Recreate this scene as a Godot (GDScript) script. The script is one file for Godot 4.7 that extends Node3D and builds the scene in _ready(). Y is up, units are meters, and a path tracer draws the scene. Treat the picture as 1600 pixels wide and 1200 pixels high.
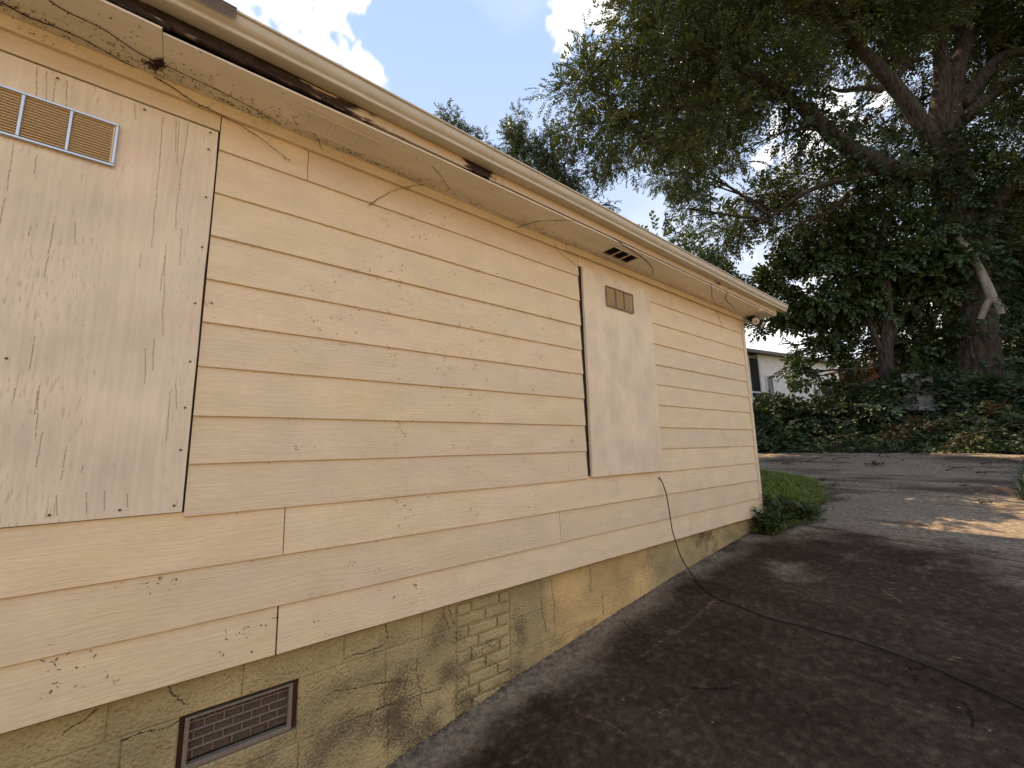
extends Node3D
# A boarded-up cream house beside a driveway, big trees beyond.
# World: house wall in the plane z = 0 facing +z, x runs along the wall, y up, metres.

const CAM := Vector3(0.0, 1.6, 2.17)
const FWD := Vector3(0.61911, 0.15058, -0.77073)
const RGT := Vector3(0.78134, -0.01962, 0.62380)
const UPV := Vector3(-0.07881, 0.98840, 0.12980)
const FOCAL := 646.5
const Y0 := 1.6            # eye height; heights measured against the eye are added to it

var rng := RandomNumberGenerator.new()
var M := {}
var names := {}

# ---------------------------------------------------------------- helpers
func ray(px: float, py: float) -> Vector3:
	return (FWD * FOCAL + RGT * (px - 800.0) - UPV * (py - 600.0)).normalized()

func W(px: float, py: float, z := 0.0) -> Vector3:      # on an upright plane parallel to the wall
	var d := ray(px, py)
	return CAM + d * ((z - CAM.z) / d.z)

func S(px: float, py: float, y := 3.195) -> Vector3:    # on a level plane
	var d := ray(px, py)
	return CAM + d * ((y - CAM.y) / d.y)

func far_at(px: float, py: float, r: float) -> Vector3: # at a level distance
	var d := ray(px, py)
	return CAM + d * (r / Vector2(d.x, d.z).length())

const GX := [-40.0, -8.0, -2.0, 0.0, 0.91, 1.27, 1.715, 2.65, 3.61, 4.87, 6.5, 9.0, 12.0, 13.0, 15.0, 18.0, 22.0, 30.0, 60.0, 400.0]
const GY := [-2.2, -0.8, -0.35, -0.07, 0.061, 0.115, 0.189, 0.304, 0.416, 0.533, 0.70, 0.97, 1.25, 1.36, 1.85, 2.5, 3.0, 3.4, 4.2, 4.2]
func g(x: float) -> float:
	for i in range(GX.size() - 1):
		if x <= GX[i + 1]:
			return lerpf(GY[i], GY[i + 1], clampf((x - GX[i]) / (GX[i + 1] - GX[i]), 0.0, 1.0))
	return GY[GY.size() - 1]

func G(px: float, py: float, lift := 0.0) -> Vector3:   # on the driveway
	var d := ray(px, py)
	var t := 0.5
	while t < 60.0:
		var p := CAM + d * t
		if p.y < g(p.x) + lift:
			return p
		t += 0.004
	return CAM + d * 60.0

func numbered(n: String) -> String:
	if not names.has(n):
		names[n] = 0
		return n
	names[n] += 1
	return "%s_%03d" % [n, names[n]]

func tag(o: Node, label: String, category: String, group := "", kind := "") -> void:
	if label: o.set_meta("label", label)
	if category: o.set_meta("category", category)
	if group: o.set_meta("group", group)
	if kind: o.set_meta("kind", kind)

func thing(called: String, label: String, category: String, at := Vector3.ZERO, group := "") -> Node3D:
	var o := Node3D.new()
	o.name = numbered(called)
	add_child(o)
	o.position = at
	tag(o, label, category, group)
	return o

func begin() -> SurfaceTool:
	var st := SurfaceTool.new()
	st.begin(Mesh.PRIMITIVE_TRIANGLES)
	st.set_smooth_group(-1)
	return st

# commit world-coordinate geometry as one named mesh under a parent
func put(st: SurfaceTool, called: String, m: Material, parent: Node, kind := "") -> MeshInstance3D:
	st.generate_normals()
	var mi := MeshInstance3D.new()
	mi.mesh = st.commit()
	mi.material_override = m
	return hang(mi, called, parent, kind)

func hang(mi: Node3D, called: String, parent: Node, kind := "") -> Node3D:
	if parent == self:
		mi.name = numbered(called)
		add_child(mi)
	else:
		mi.name = called
		parent.add_child(mi, true)
		var off := Vector3.ZERO
		var q = parent
		while q != self and q is Node3D:
			off += q.position
			q = q.get_parent()
		mi.position = -off
	if kind: mi.set_meta("kind", kind)
	return mi

func quad(st: SurfaceTool, a: Vector3, b: Vector3, c: Vector3, d: Vector3, uvs = null) -> void:
	var p := [a, b, c, a, c, d]
	var k := [0, 1, 2, 0, 2, 3]
	for i in 6:
		if uvs != null: st.set_uv(uvs[k[i]])
		st.add_vertex(p[i])

# box with bevelled long edges is overkill for most pieces: plain box, optional chamfer on the face towards +z
func box(st: SurfaceTool, lo: Vector3, hi: Vector3, ch := 0.0, wall_uv := false) -> void:
	var f := [Vector3(lo.x + ch, lo.y + ch, hi.z), Vector3(hi.x - ch, lo.y + ch, hi.z), Vector3(hi.x - ch, hi.y - ch, hi.z), Vector3(lo.x + ch, hi.y - ch, hi.z)]
	var e := [Vector3(lo.x, lo.y, hi.z - ch), Vector3(hi.x, lo.y, hi.z - ch), Vector3(hi.x, hi.y, hi.z - ch), Vector3(lo.x, hi.y, hi.z - ch)]
	var b := [Vector3(lo.x, lo.y, lo.z), Vector3(hi.x, lo.y, lo.z), Vector3(hi.x, hi.y, lo.z), Vector3(lo.x, hi.y, lo.z)]
	bquad(st, f[3], f[2], f[1], f[0], wall_uv)
	for i in 4:
		var j := (i + 1) % 4
		if ch > 0.0: bquad(st, e[i], f[i], f[j], e[j], wall_uv)
		bquad(st, b[i], e[i], e[j], b[j], wall_uv)
	bquad(st, b[0], b[1], b[2], b[3], wall_uv)

func bquad(st: SurfaceTool, a: Vector3, b: Vector3, c: Vector3, d: Vector3, wall_uv: bool) -> void:
	var uvs := []
	for p in [a, b, c, d]: uvs.append(f_uv(p) if wall_uv else Vector2(p.x + p.z, p.y + p.z * 0.7))
	quad(st, a, b, c, d, uvs)

# sweep a tube through points with radii
func tube(st: SurfaceTool, pts: Array, radii: Array, n := 6, bump := 0.0) -> void:
	var rings := []
	var side := Vector3.ZERO
	for i in pts.size():
		var t: Vector3 = (pts[mini(i + 1, pts.size() - 1)] - pts[maxi(i - 1, 0)]).normalized()
		if side == Vector3.ZERO:
			side = t.cross(Vector3.UP if absf(t.y) < 0.9 else Vector3.RIGHT).normalized()
		side = (side - t * side.dot(t)).normalized()
		var up := side.cross(t)
		var ring := []
		for k in n:
			var a := TAU * k / n
			var r: float = radii[i] * (1.0 + bump * rng.randf_range(-1, 1))
			ring.append(pts[i] + (side * cos(a) + up * sin(a)) * r)
		rings.append(ring)
	st.set_smooth_group(1)
	for i in rings.size() - 1:
		for k in n:
			var k2 := (k + 1) % n
			quad(st, rings[i][k], rings[i + 1][k], rings[i + 1][k2], rings[i][k2])
	for e in [0, rings.size() - 1]:
		for k in range(1, n - 1):
			st.add_vertex(rings[e][0]); st.add_vertex(rings[e][k]); st.add_vertex(rings[e][k + 1])
	st.set_smooth_group(-1)

func smooth_path(pts: Array, steps := 5) -> Array:
	var out := []
	for i in pts.size() - 1:
		var p0: Vector3 = pts[maxi(i - 1, 0)]
		var p1: Vector3 = pts[i]
		var p2: Vector3 = pts[i + 1]
		var p3: Vector3 = pts[mini(i + 2, pts.size() - 1)]
		for s in steps:
			out.append(p1.cubic_interpolate(p2, p0, p3, float(s) / steps))
	out.append(pts[pts.size() - 1])
	return out

func taper(n: int, a: float, b: float) -> Array:
	var r := []
	for i in n: r.append(lerpf(a, b, float(i) / maxf(1.0, n - 1.0)))
	return r

# ---------------------------------------------------------------- textures
func noise(w: int, h: int, sd: int, freq: float, oct := 4, sx := 1.0, sy := 1.0, kind := FastNoiseLite.TYPE_SIMPLEX_SMOOTH) -> PackedByteArray:
	var n := FastNoiseLite.new()
	n.seed = sd
	n.noise_type = kind
	n.frequency = freq
	n.fractal_octaves = oct
	var im := n.get_image(maxi(4, int(w / sx)), maxi(4, int(h / sy)), false, false, true)
	im.convert(Image.FORMAT_L8)
	if im.get_width() != w or im.get_height() != h:
		im.resize(w, h, Image.INTERPOLATE_CUBIC)
	return im.get_data()

func tex(w: int, h: int, data: PackedByteArray, rgb := true) -> ImageTexture:
	var im := Image.create_from_data(w, h, false, Image.FORMAT_RGB8 if rgb else Image.FORMAT_L8, data)
	return ImageTexture.create_from_image(im)

func mat(c: Color, rough := 0.8, metal := 0.0) -> StandardMaterial3D:
	var m := StandardMaterial3D.new()
	m.albedo_color = c
	m.roughness = rough
	m.metallic = metal
	return m

func lin(r: float, gg: float, b: float) -> Color:      # a base colour given as reflectance
	return Color(r, gg, b).linear_to_srgb()

func leafy(back := 0.35, rough := 0.5) -> StandardMaterial3D:
	var m := StandardMaterial3D.new()
	m.vertex_color_use_as_albedo = true
	m.roughness = rough
	m.cull_mode = BaseMaterial3D.CULL_DISABLED
	m.backlight_enabled = true
	m.backlight = Color(back, back, back * 0.45)
	return m

func px3(d: PackedByteArray, i: int, r: float, gg: float, b: float) -> void:
	d[i * 3] = clampi(int(r), 0, 255)
	d[i * 3 + 1] = clampi(int(gg), 0, 255)
	d[i * 3 + 2] = clampi(int(b), 0, 255)

# embossed cedar grain of fibre-cement planks: 2.4 m by 0.6 m
func make_plank_textures() -> void:
	var w := 1024
	var h := 512
	var low := noise(w, h, 11, 0.004, 3, 1.0, 1.0)
	var fine := noise(w, h, 12, 0.11, 3, 14.0, 1.0)
	var blot := noise(w, h, 13, 0.006, 4)
	var dust := noise(w, h, 17, 0.05, 3)
	var line := []
	var lr := RandomNumberGenerator.new()
	lr.seed = 5
	for i in 600: line.append(lr.randf())
	var hd := PackedByteArray()
	hd.resize(w * h)
	var cd := PackedByteArray()
	cd.resize(w * h * 3)
	for y in h:
		for x in w:
			var i := y * w + x
			var t := y * 0.27 + low[i] * 0.035
			var k := int(t)
			var f := t - k
			var a: float = lerpf(line[k % 600], line[(k + 1) % 600], f * f * (3.0 - 2.0 * f))
			var hv := a * 0.45 + fine[i] / 255.0 * 0.55
			hd[i] = int(hv * 255.0)
			var v := 1.0 + (blot[i] / 255.0 - 0.5) * 0.06 + (dust[i] / 255.0 - 0.5) * 0.04 + (hv - 0.5) * 0.03
			px3(cd, i, 230.0 * v, 212.0 * v, 177.0 * v - (low[i] / 255.0 - 0.5) * 10.0)
	var ct := tex(w, h, cd)
	var ht := tex(w, h, hd, false)
	for k in 4:
		var m := mat([Color(1, 1, 1), Color(0.985, 0.985, 0.975), Color(1, 0.99, 0.98), Color(0.97, 0.97, 0.975)][k], 0.62)
		m.albedo_texture = ct
		m.heightmap_enabled = true
		m.heightmap_texture = ht
		m.heightmap_scale = 0.12
		M["plank%d" % k] = m

# painted plywood: lower-left corner (x0, y0), metres across, with checks in the veneer
func make_plywood(key: String, x0: float, y0: float, ww: float, hh: float, base: Color, cracks: Array, weather: Array, mildew: Array, sd: int) -> void:
	var w := 640
	var h := 896
	var streak := noise(w, h, sd, 0.09, 3, 1.0, 22.0)
	var blot := noise(w, h, sd + 1, 0.005, 4)
	var pink := noise(w, h, sd + 2, 0.0035, 2)
	var grit := noise(w, h, sd + 3, 0.22, 3, 1.0, 9.0)
	var spk := noise(w, h, sd + 4, 0.07, 4)
	var hd := PackedByteArray()
	hd.resize(w * h)
	var cd := PackedByteArray()
	cd.resize(w * h * 3)
	for y in h:
		var wy := y0 + hh * (1.0 - (y + 0.5) / h)
		for x in w:
			var i := y * w + x
			var wx := x0 + ww * (x + 0.5) / w
			var v := 1.0 + (streak[i] / 255.0 - 0.5) * 0.07 + (blot[i] / 255.0 - 0.5) * 0.10
			var hv := 150.0 + (streak[i] - 128.0) * 0.35
			var bare := 0.0
			for b in weather:
				var e: float = 1.0 - absf(wx - b[0]) / b[1]
				if e > 0.0:
					bare = maxf(bare, clampf((grit[i] / 255.0 - 0.83 + 0.12 * minf(e * 2.0, 1.0) + (blot[i] / 255.0 - 0.5) * 0.25) * 7.0, 0.0, 1.0) * b[2])
			for b in mildew:
				var dd: float = 1.0 - Vector2((wx - b[0]) / b[2], (wy - b[1]) / b[3]).length()
				if dd > 0.0:
					bare = maxf(bare, clampf((spk[i] / 255.0 - 0.76 + 0.12 * dd) * 9.0, 0.0, 0.8))
			var pk := clampf((pink[i] / 255.0 - 0.55) * 2.0, 0.0, 1.0)
			var r := base.r * 255.0 * v + pk * 3.0
			var gg := base.g * 255.0 * v - pk * 2.0
			var bb := base.b * 255.0 * v
			r = lerpf(r, 118.0, bare * 0.24)
			gg = lerpf(gg, 104.0, bare * 0.24)
			bb = lerpf(bb, 86.0, bare * 0.24)
			px3(cd, i, r, gg, bb)
			hd[i] = clampi(int(hv - bare * 60.0), 0, 255)
	var cr := RandomNumberGenerator.new()
	cr.seed = sd
	for c in cracks:
		var n := int(absf(c[1].y - c[0].y) / hh * h) + 2
		var j := 0.0
		for s in n:
			var t := float(s) / n
			j = clampf(j + cr.randf_range(-0.22, 0.22), -1.5, 1.5)
			if cr.randf() < 0.15: continue
			var p: Vector3 = c[0].lerp(c[1], t)
			var xi := int((p.x - x0) / ww * w + j)
			var yi := int((1.0 - (p.y - y0) / hh) * h)
			var th := 1 if (t < 0.25 or t > 0.7) else 1
			for q in th:
				if xi + q >= 0 and xi + q < w and yi >= 0 and yi < h:
					var i := yi * w + xi + q
					px3(cd, i, cd[i * 3] * 0.66, cd[i * 3 + 1] * 0.62, cd[i * 3 + 2] * 0.58)
					hd[i] = 40
	var m := mat(Color.WHITE, 0.72)
	m.albedo_texture = tex(w, h, cd)
	m.heightmap_enabled = true
	m.heightmap_texture = tex(w, h, hd, false)
	m.heightmap_scale = 0.25
	M[key] = m

# painted render and block of the foundation: x -1..6, y -0.4..1.0
const FX0 := -1.0
const FW := 7.0
const FY0 := -0.4
const FH := 1.4
func make_foundation() -> void:
	var w := 2048
	var h := 512
	var blot := noise(w, h, 31, 0.006, 4)
	var fine := noise(w, h, 32, 0.17, 4)
	var grit := noise(w, h, 33, 0.3, 2)
	var mid := noise(w, h, 34, 0.03, 4)
	var spl := noise(w, h, 35, 0.012, 5)
	var hd := PackedByteArray()
	hd.resize(w * h)
	var cd := PackedByteArray()
	cd.resize(w * h * 3)
	# dirt and mildew patches seen on the wall: centre x, y, half sizes, strength
	var pat := [[1.02, 0.26, 0.30, 0.24, 1.0], [1.25, 0.35, 0.12, 0.30, 0.8], [1.52, 0.22, 0.20, 0.20, 0.9], [0.75, 0.10, 0.40, 0.14, 0.8], [1.78, 0.30, 0.07, 0.25, 0.9], [4.30, 0.62, 0.22, 0.16, 1.2], [4.75, 0.62, 0.20, 0.14, 0.5], [3.2, 0.64, 0.15, 0.08, 0.5], [0.1, 0.2, 0.6, 0.16, 0.7], [0.7, 0.25, 0.6, 0.2, 0.7], [1.4, 0.2, 0.5, 0.22, 0.8], [2.2, 0.25, 0.35, 0.1, 0.5], [0.95, 0.5, 0.35, 0.1, 0.5], [1.1, 0.62, 0.2, 0.08, 0.45]]
	for y in h:
		var wy := FY0 + FH * (1.0 - (y + 0.5) / h)
		var near := []
		for p in pat:
			if absf(wy - p[1]) < p[3] * 1.26: near.append(p)
		for x in w:
			var i := y * w + x
			var wx := FX0 + FW * (x + 0.5) / w
			var v := 1.0 + (blot[i] / 255.0 - 0.5) * 0.24 + (fine[i] / 255.0 - 0.5) * 0.16
			# two paint layers: olive cream, and a warmer yellow where the far blocks were painted over
			var yl := clampf((wx - 1.95) * 4.0, 0.0, 1.0) * clampf((3.35 - wx) * 5.0, 0.0, 1.0)
			yl = clampf(yl * 1.3 + (mid[i] / 255.0 - 0.5) * 1.1, 0.0, 1.0) if yl > 0.0 else clampf((mid[i] / 255.0 - 0.74) * 4.0, 0.0, 0.6)
			var r := lerpf(172.0, 205.0, yl) * v
			var gg := lerpf(157.0, 178.0, yl) * v
			var b := lerpf(114.0, 123.0, yl) * v
			var dirt := 0.0
			for p in near:
				if absf(wx - p[0]) > p[2] * 1.26: continue
				var e: float = 1.0 - Vector2((wx - p[0]) / p[2], (wy - p[1]) / p[3]).length()
				if e > -0.25:
					dirt = maxf(dirt, clampf((spl[i] / 255.0 - 0.52 + e * 0.30 + (fine[i] / 255.0 - 0.5) * 0.9 + (grit[i] / 255.0 - 0.5) * 0.5) * 1.9, 0.0, 1.0) * p[4])
			if fine[i] > 170 and grit[i] > 120: dirt = maxf(dirt, 0.45)
			dirt = minf(dirt, 0.92)
			r = lerpf(r, 60.0, dirt * 0.68)
			gg = lerpf(gg, 49.0, dirt * 0.68)
			b = lerpf(b, 38.0, dirt * 0.68)
			px3(cd, i, r, gg, b)
			hd[i] = clampi(int(128.0 + (fine[i] - 128.0) * 0.5 + (grit[i] - 128.0) * 0.2 + (mid[i] - 128.0) * 0.45), 0, 255)
	# hairline cracks
	var cr := RandomNumberGenerator.new()
	cr.seed = 77
	for c in [[600, 968, 606, 1000], [692, 946, 700, 985], [701, 952, 712, 978], [262, 1072, 292, 1105], [96, 1150, 150, 1110], [845, 936, 853, 990], [860, 905, 866, 950], [922, 888, 924, 930], [940, 922, 944, 962], [1000, 908, 1001, 930], [1068, 842, 1072, 866], [538, 1030, 600, 1008], [520, 1080, 640, 1062], [560, 1120, 690, 1075], [650, 1030, 660, 1110], [190, 1157, 280, 1128]]:
		var a := W(c[0], c[1], -0.03)
		var b := W(c[2], c[3], -0.03)
		var n := int(a.distance_to(b) / FW * w * 1.6) + 2
		var j := Vector2.ZERO
		for s in n:
			j = (j + Vector2(cr.randf_range(-0.8, 0.8), cr.randf_range(-0.8, 0.8))).limit_length(2.2)
			if cr.randf() < 0.3: continue
			var p := a.lerp(b, float(s) / n)
			var xi := int((p.x - FX0) / FW * w + j.x)
			var yi := int((1.0 - (p.y - FY0) / FH) * h + j.y)
			if xi >= 0 and xi < w and yi >= 0 and yi < h:
				px3(cd, yi * w + xi, 60, 49, 36)
				hd[yi * w + xi] = 0
	var m := mat(Color.WHITE, 0.9)
	m.albedo_texture = tex(w, h, cd)
	m.heightmap_enabled = true
	m.heightmap_texture = tex(w, h, hd, false)
	m.heightmap_scale = 1.1
	M["foundation"] = m

func f_uv(p: Vector3) -> Vector2:
	return Vector2((p.x - FX0) / FW, 1.0 - (p.y - FY0) / FH)

# stained concrete: x -3..14, z -4..4.5
const DX0 := -3.0
const DW := 17.0
const DZ0 := -4.0
const DD := 8.5
func make_driveway() -> void:
	var w := 1792
	var h := 896
	var big := noise(w, h, 41, 0.0035, 5)
	var mid := noise(w, h, 42, 0.016, 5)
	var fine := noise(w, h, 43, 0.16, 3)
	var run := noise(w, h, 44, 0.02, 4, 1.0, 5.0)
	var fleck := noise(w, h, 45, 0.11, 4)
	var hd := PackedByteArray()
	hd.resize(w * h)
	var cd := PackedByteArray()
	cd.resize(w * h * 3)
	for y in h:
		var wz := DZ0 + DD * (y + 0.5) / h
		for x in w:
			var i := y * w + x
			var wx := DX0 + DW * (x + 0.5) / w
			var b := big[i] / 255.0 - 0.5
			var m := mid[i] / 255.0 - 0.5
			var f := fine[i] / 255.0 - 0.5
			var q := run[i] / 255.0 - 0.5
			# the dark oily stain of the parking strip: ends near the wall and past the second slab
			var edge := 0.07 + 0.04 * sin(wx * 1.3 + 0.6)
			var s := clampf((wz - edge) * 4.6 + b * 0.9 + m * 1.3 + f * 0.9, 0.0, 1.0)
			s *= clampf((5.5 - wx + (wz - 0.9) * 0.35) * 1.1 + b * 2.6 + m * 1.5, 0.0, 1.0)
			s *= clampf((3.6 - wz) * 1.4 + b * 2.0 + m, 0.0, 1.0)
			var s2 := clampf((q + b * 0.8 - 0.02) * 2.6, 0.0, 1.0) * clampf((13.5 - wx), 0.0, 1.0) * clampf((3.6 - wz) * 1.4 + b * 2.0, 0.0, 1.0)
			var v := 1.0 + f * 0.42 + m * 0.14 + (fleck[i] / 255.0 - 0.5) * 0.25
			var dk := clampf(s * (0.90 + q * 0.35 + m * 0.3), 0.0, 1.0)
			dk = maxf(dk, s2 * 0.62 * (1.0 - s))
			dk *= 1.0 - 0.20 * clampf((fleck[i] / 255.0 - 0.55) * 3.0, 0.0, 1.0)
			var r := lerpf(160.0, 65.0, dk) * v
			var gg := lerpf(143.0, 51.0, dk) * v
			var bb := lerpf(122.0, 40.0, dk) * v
			px3(cd, i, r, gg, bb)
			hd[i] = clampi(int(128.0 + f * 120.0 + m * 60.0), 0, 255)
	# pale scrapes and fine cracks
	var cr := RandomNumberGenerator.new()
	cr.seed = 91
	for c in [[1125, 935, 1060, 985, 3, 1], [1060, 985, 1000, 1030, 2, 1], [1080, 1075, 1140, 1076, 1, 0], [1065, 1090, 1050, 1120, 1, 1], [1500, 1095, 1512, 1138, 1, 0], [1375, 920, 1410, 945, 2, 1], [1480, 1030, 1500, 1025, 2, 1], [1415, 1040, 1440, 1075, 1, 0], [800, 1190, 832, 1175, 2, 1], [1020, 1115, 1040, 1105, 2, 1], [900, 1110, 980, 1150, 1, 1]]:
		var a := G(c[0], c[1])
		var b := G(c[2], c[3])
		var n := int(a.distance_to(b) / DW * w * 1.5) + 2
		var j := Vector2.ZERO
		for s in n:
			j = (j + Vector2(cr.randf_range(-0.5, 0.5), cr.randf_range(-0.5, 0.5))).limit_length(3.0)
			if cr.randf() < 0.25: continue
			var p := a.lerp(b, float(s) / n)
			for k in c[4]:
				var xi := int((p.x - DX0) / DW * w + j.x)
				var yi: int = int((p.z - DZ0) / DD * h + j.y) + k
				if xi >= 0 and xi < w and yi >= 0 and yi < h:
					var i: int = yi * w + xi
					if c[5] == 1:
						px3(cd, i, cd[i * 3] * 1.25 + 5, cd[i * 3 + 1] * 1.25 + 5, cd[i * 3 + 2] * 1.25 + 4)
					else:
						px3(cd, i, 26, 21, 19)
						hd[i] = 0
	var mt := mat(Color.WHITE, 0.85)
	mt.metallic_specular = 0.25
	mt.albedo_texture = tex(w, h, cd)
	mt.heightmap_enabled = true
	mt.heightmap_texture = tex(w, h, hd, false)
	mt.heightmap_scale = 0.5
	# coarse sand and small stones of the worn surface, at a finer scale
	var dw := 512
	var d1 := noise(dw, dw, 46, 0.22, 3)
	var d2 := noise(dw, dw, 47, 0.05, 3)
	var dd := PackedByteArray()
	dd.resize(dw * dw * 3)
	for i in dw * dw:
		var t := 206.0 + (d1[i] - 128.0) * 0.62 + (d2[i] - 128.0) * 0.25
		if d1[i] > 214: t = 255.0
		if d1[i] < 44: t -= 50.0
		px3(dd, i, t, t, t)
	mt.detail_enabled = true
	mt.detail_blend_mode = BaseMaterial3D.BLEND_MODE_MUL
	mt.detail_uv_layer = BaseMaterial3D.DETAIL_UV_2
	mt.detail_albedo = tex(dw, dw, dd)
	M["driveway"] = mt

func tri_mat(key: String, c1: Color, c2: Color, sd: int, freq: float, scale: Vector3, rough: float, relief: float, sx := 1.0, sy := 1.0, contrast := 1.6, world := true) -> void:
	var w := 320
	var h := 320
	var a := noise(w, h, sd, freq * 1.6, 5, sx, sy)
	var b := noise(w, h, sd + 1, freq * 8.0, 3, sx, sy)
	var cd := PackedByteArray()
	cd.resize(w * h * 3)
	var hd := PackedByteArray()
	hd.resize(w * h)
	for i in w * h:
		var t := clampf((a[i] / 255.0 - 0.5) * contrast + 0.5 + (b[i] / 255.0 - 0.5) * 0.6, 0.0, 1.0)
		var c := c1.lerp(c2, t)
		px3(cd, i, c.r * 255.0, c.g * 255.0, c.b * 255.0)
		hd[i] = clampi(int(a[i] * 0.6 + b[i] * 0.4), 0, 255)
	var m := mat(Color.WHITE, rough)
	m.albedo_texture = tex(w, h, cd)
	m.heightmap_enabled = relief > 0.0
	if relief > 0.0:
		m.heightmap_texture = tex(w, h, hd, false)
		m.heightmap_scale = relief
	m.uv1_triplanar = true
	m.uv1_world_triplanar = world
	m.uv1_scale = scale
	M[key] = m

func make_sky() -> PanoramaSkyMaterial:
	var w := 1792
	var h := 896
	var n := FastNoiseLite.new()
	n.seed = 3
	n.frequency = 1.0
	n.fractal_octaves = 5
	n.noise_type = FastNoiseLite.TYPE_SIMPLEX_SMOOTH
	var cl := []
	# two cumulus seen over the roof and beside the crown, small wisps, then more of the same round the sky
	for c in [[462, 22, 0.095, 1.0], [520, -4, 0.075, 1.0], [488, 62, 0.06, 0.9], [570, 112, 0.045, 0.8], [918, 20, 0.075, 1.0], [935, 42, 0.05, 0.9]]:
		cl.append([ray(c[0], c[1]), c[2], c[3]])
	var cr := RandomNumberGenerator.new()
	cr.seed = 21
	for k in 46:
		var az := cr.randf() * TAU
		var el := deg_to_rad(cr.randf_range(4, 60))
		var d := Vector3(cos(az) * cos(el), sin(el), sin(az) * cos(el))
		if d.dot(ray(800, 150)) > 0.86: continue
		cl.append([d, cr.randf_range(0.05, 0.16), cr.randf_range(0.7, 1.0)])
	for c in [[1195, 520, 0.16, 0.9], [1450, 500, 0.10, 0.8]]:
		cl.append([ray(c[0], c[1]), c[2], c[3]])
	var im := Image.create(w, h, false, Image.FORMAT_RGBF)
	im.fill(Color(0.25, 0.23, 0.20))
	for y in h / 2 + 1:
		var el := PI * (0.5 - (y + 0.5) / h)
		var sy := sin(el)
		var cy := cos(el)
		var t := clampf(1.0 - sy, 0.0, 1.0)
		var base := Color(0.246, 0.358, 0.572).lerp(Color(0.66, 0.64, 0.628), pow(t, 1.7))
		var here := []
		for c in cl:
			var ce := asin(clampf(c[0].y, -1.0, 1.0))
			if absf(ce - el) < c[1] * 1.5: here.append([c[0], c[1], c[2], 1.0 - c[1] * c[1] * 1.1])
		for x in w:
			var a := TAU * (x + 0.5) / w
			var d := Vector3(sin(a) * cy, sy, -cos(a) * cy)
			var den := 0.0
			for c in here:
				var dt: float = d.dot(c[0])
				if dt > c[3]:
					var q: float = acos(minf(1.0, dt)) / c[1]
					var nn := n.get_noise_3dv(d * 14.0) * 0.95 + n.get_noise_3dv(d * 52.0 + Vector3(9, 2, 4)) * 0.35
					den = maxf(den, clampf((0.75 - q + nn) * 2.4, 0.0, 1.0) * c[2])
			var thin := clampf(n.get_noise_3dv(d * Vector3(2.2, 5.0, 2.2)) * 0.30, 0.0, 0.12)
			var col := base.lerp(Color(0.72, 0.73, 0.75), thin)
			if den > 0.0:
				var lumps := n.get_noise_3dv(d * 23.0 + Vector3(4, 4, 1))
				col = col.lerp(Color(0.80, 0.785, 0.78) * (1.0 + lumps * 0.12), den * den * (3.0 - 2.0 * den))
			im.set_pixel(x, y, col)
	var p := PanoramaSkyMaterial.new()
	p.panorama = ImageTexture.create_from_image(im)
	return p

# how far the fascia has rotted along its length
func rot_at(x: float) -> float:
	var r := clampf((0.95 - x) * 1.6, 0.0, 1.0)
	r = maxf(r, clampf(1.0 - absf(x - 1.27) / 0.2, 0.0, 1.0) * 1.3)
	r = maxf(r, clampf(1.0 - absf(x - 4.3) / 0.7, 0.0, 1.0) * 0.45)
	return minf(r, 1.0)

func make_fascia() -> void:
	var w := 2048
	var h := 64
	var a := noise(w, h, 121, 0.05, 4, 3.0, 1.0)
	var b := noise(w, h, 122, 0.2, 3, 6.0, 1.0)
	var cd := PackedByteArray()
	cd.resize(w * h * 3)
	for y in h:
		for x in w:
			var i := y * w + x
			var wx := (float(x) / w - 0.2) * 7.5
			var n := a[i] / 255.0 * 0.6 + b[i] / 255.0 * 0.4
			var t := clampf((n - 0.92 + rot_at(wx) * 0.72) * 7.0, 0.0, 1.0) if wx < 5.0 and wx > -1.45 else 0.0
			var k := clampf((b[i] / 255.0 - 0.35) * 1.6, 0.0, 1.0)
			px3(cd, i, lerpf(208.0, 36.0 + 46.0 * k, t), lerpf(190.0, 26.0 + 32.0 * k, t), lerpf(160.0, 18.0 + 20.0 * k, t))
	var m := mat(Color.WHITE, 0.85)
	m.albedo_texture = tex(w, h, cd)
	m.uv1_triplanar = true
	m.uv1_world_triplanar = true
	m.uv1_scale = Vector3(1.0 / 7.5, 1.0 / 0.16, 1.0 / 0.16)
	m.uv1_offset = Vector3(0.2, 0, 0)
	M["fascia"] = m

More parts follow.
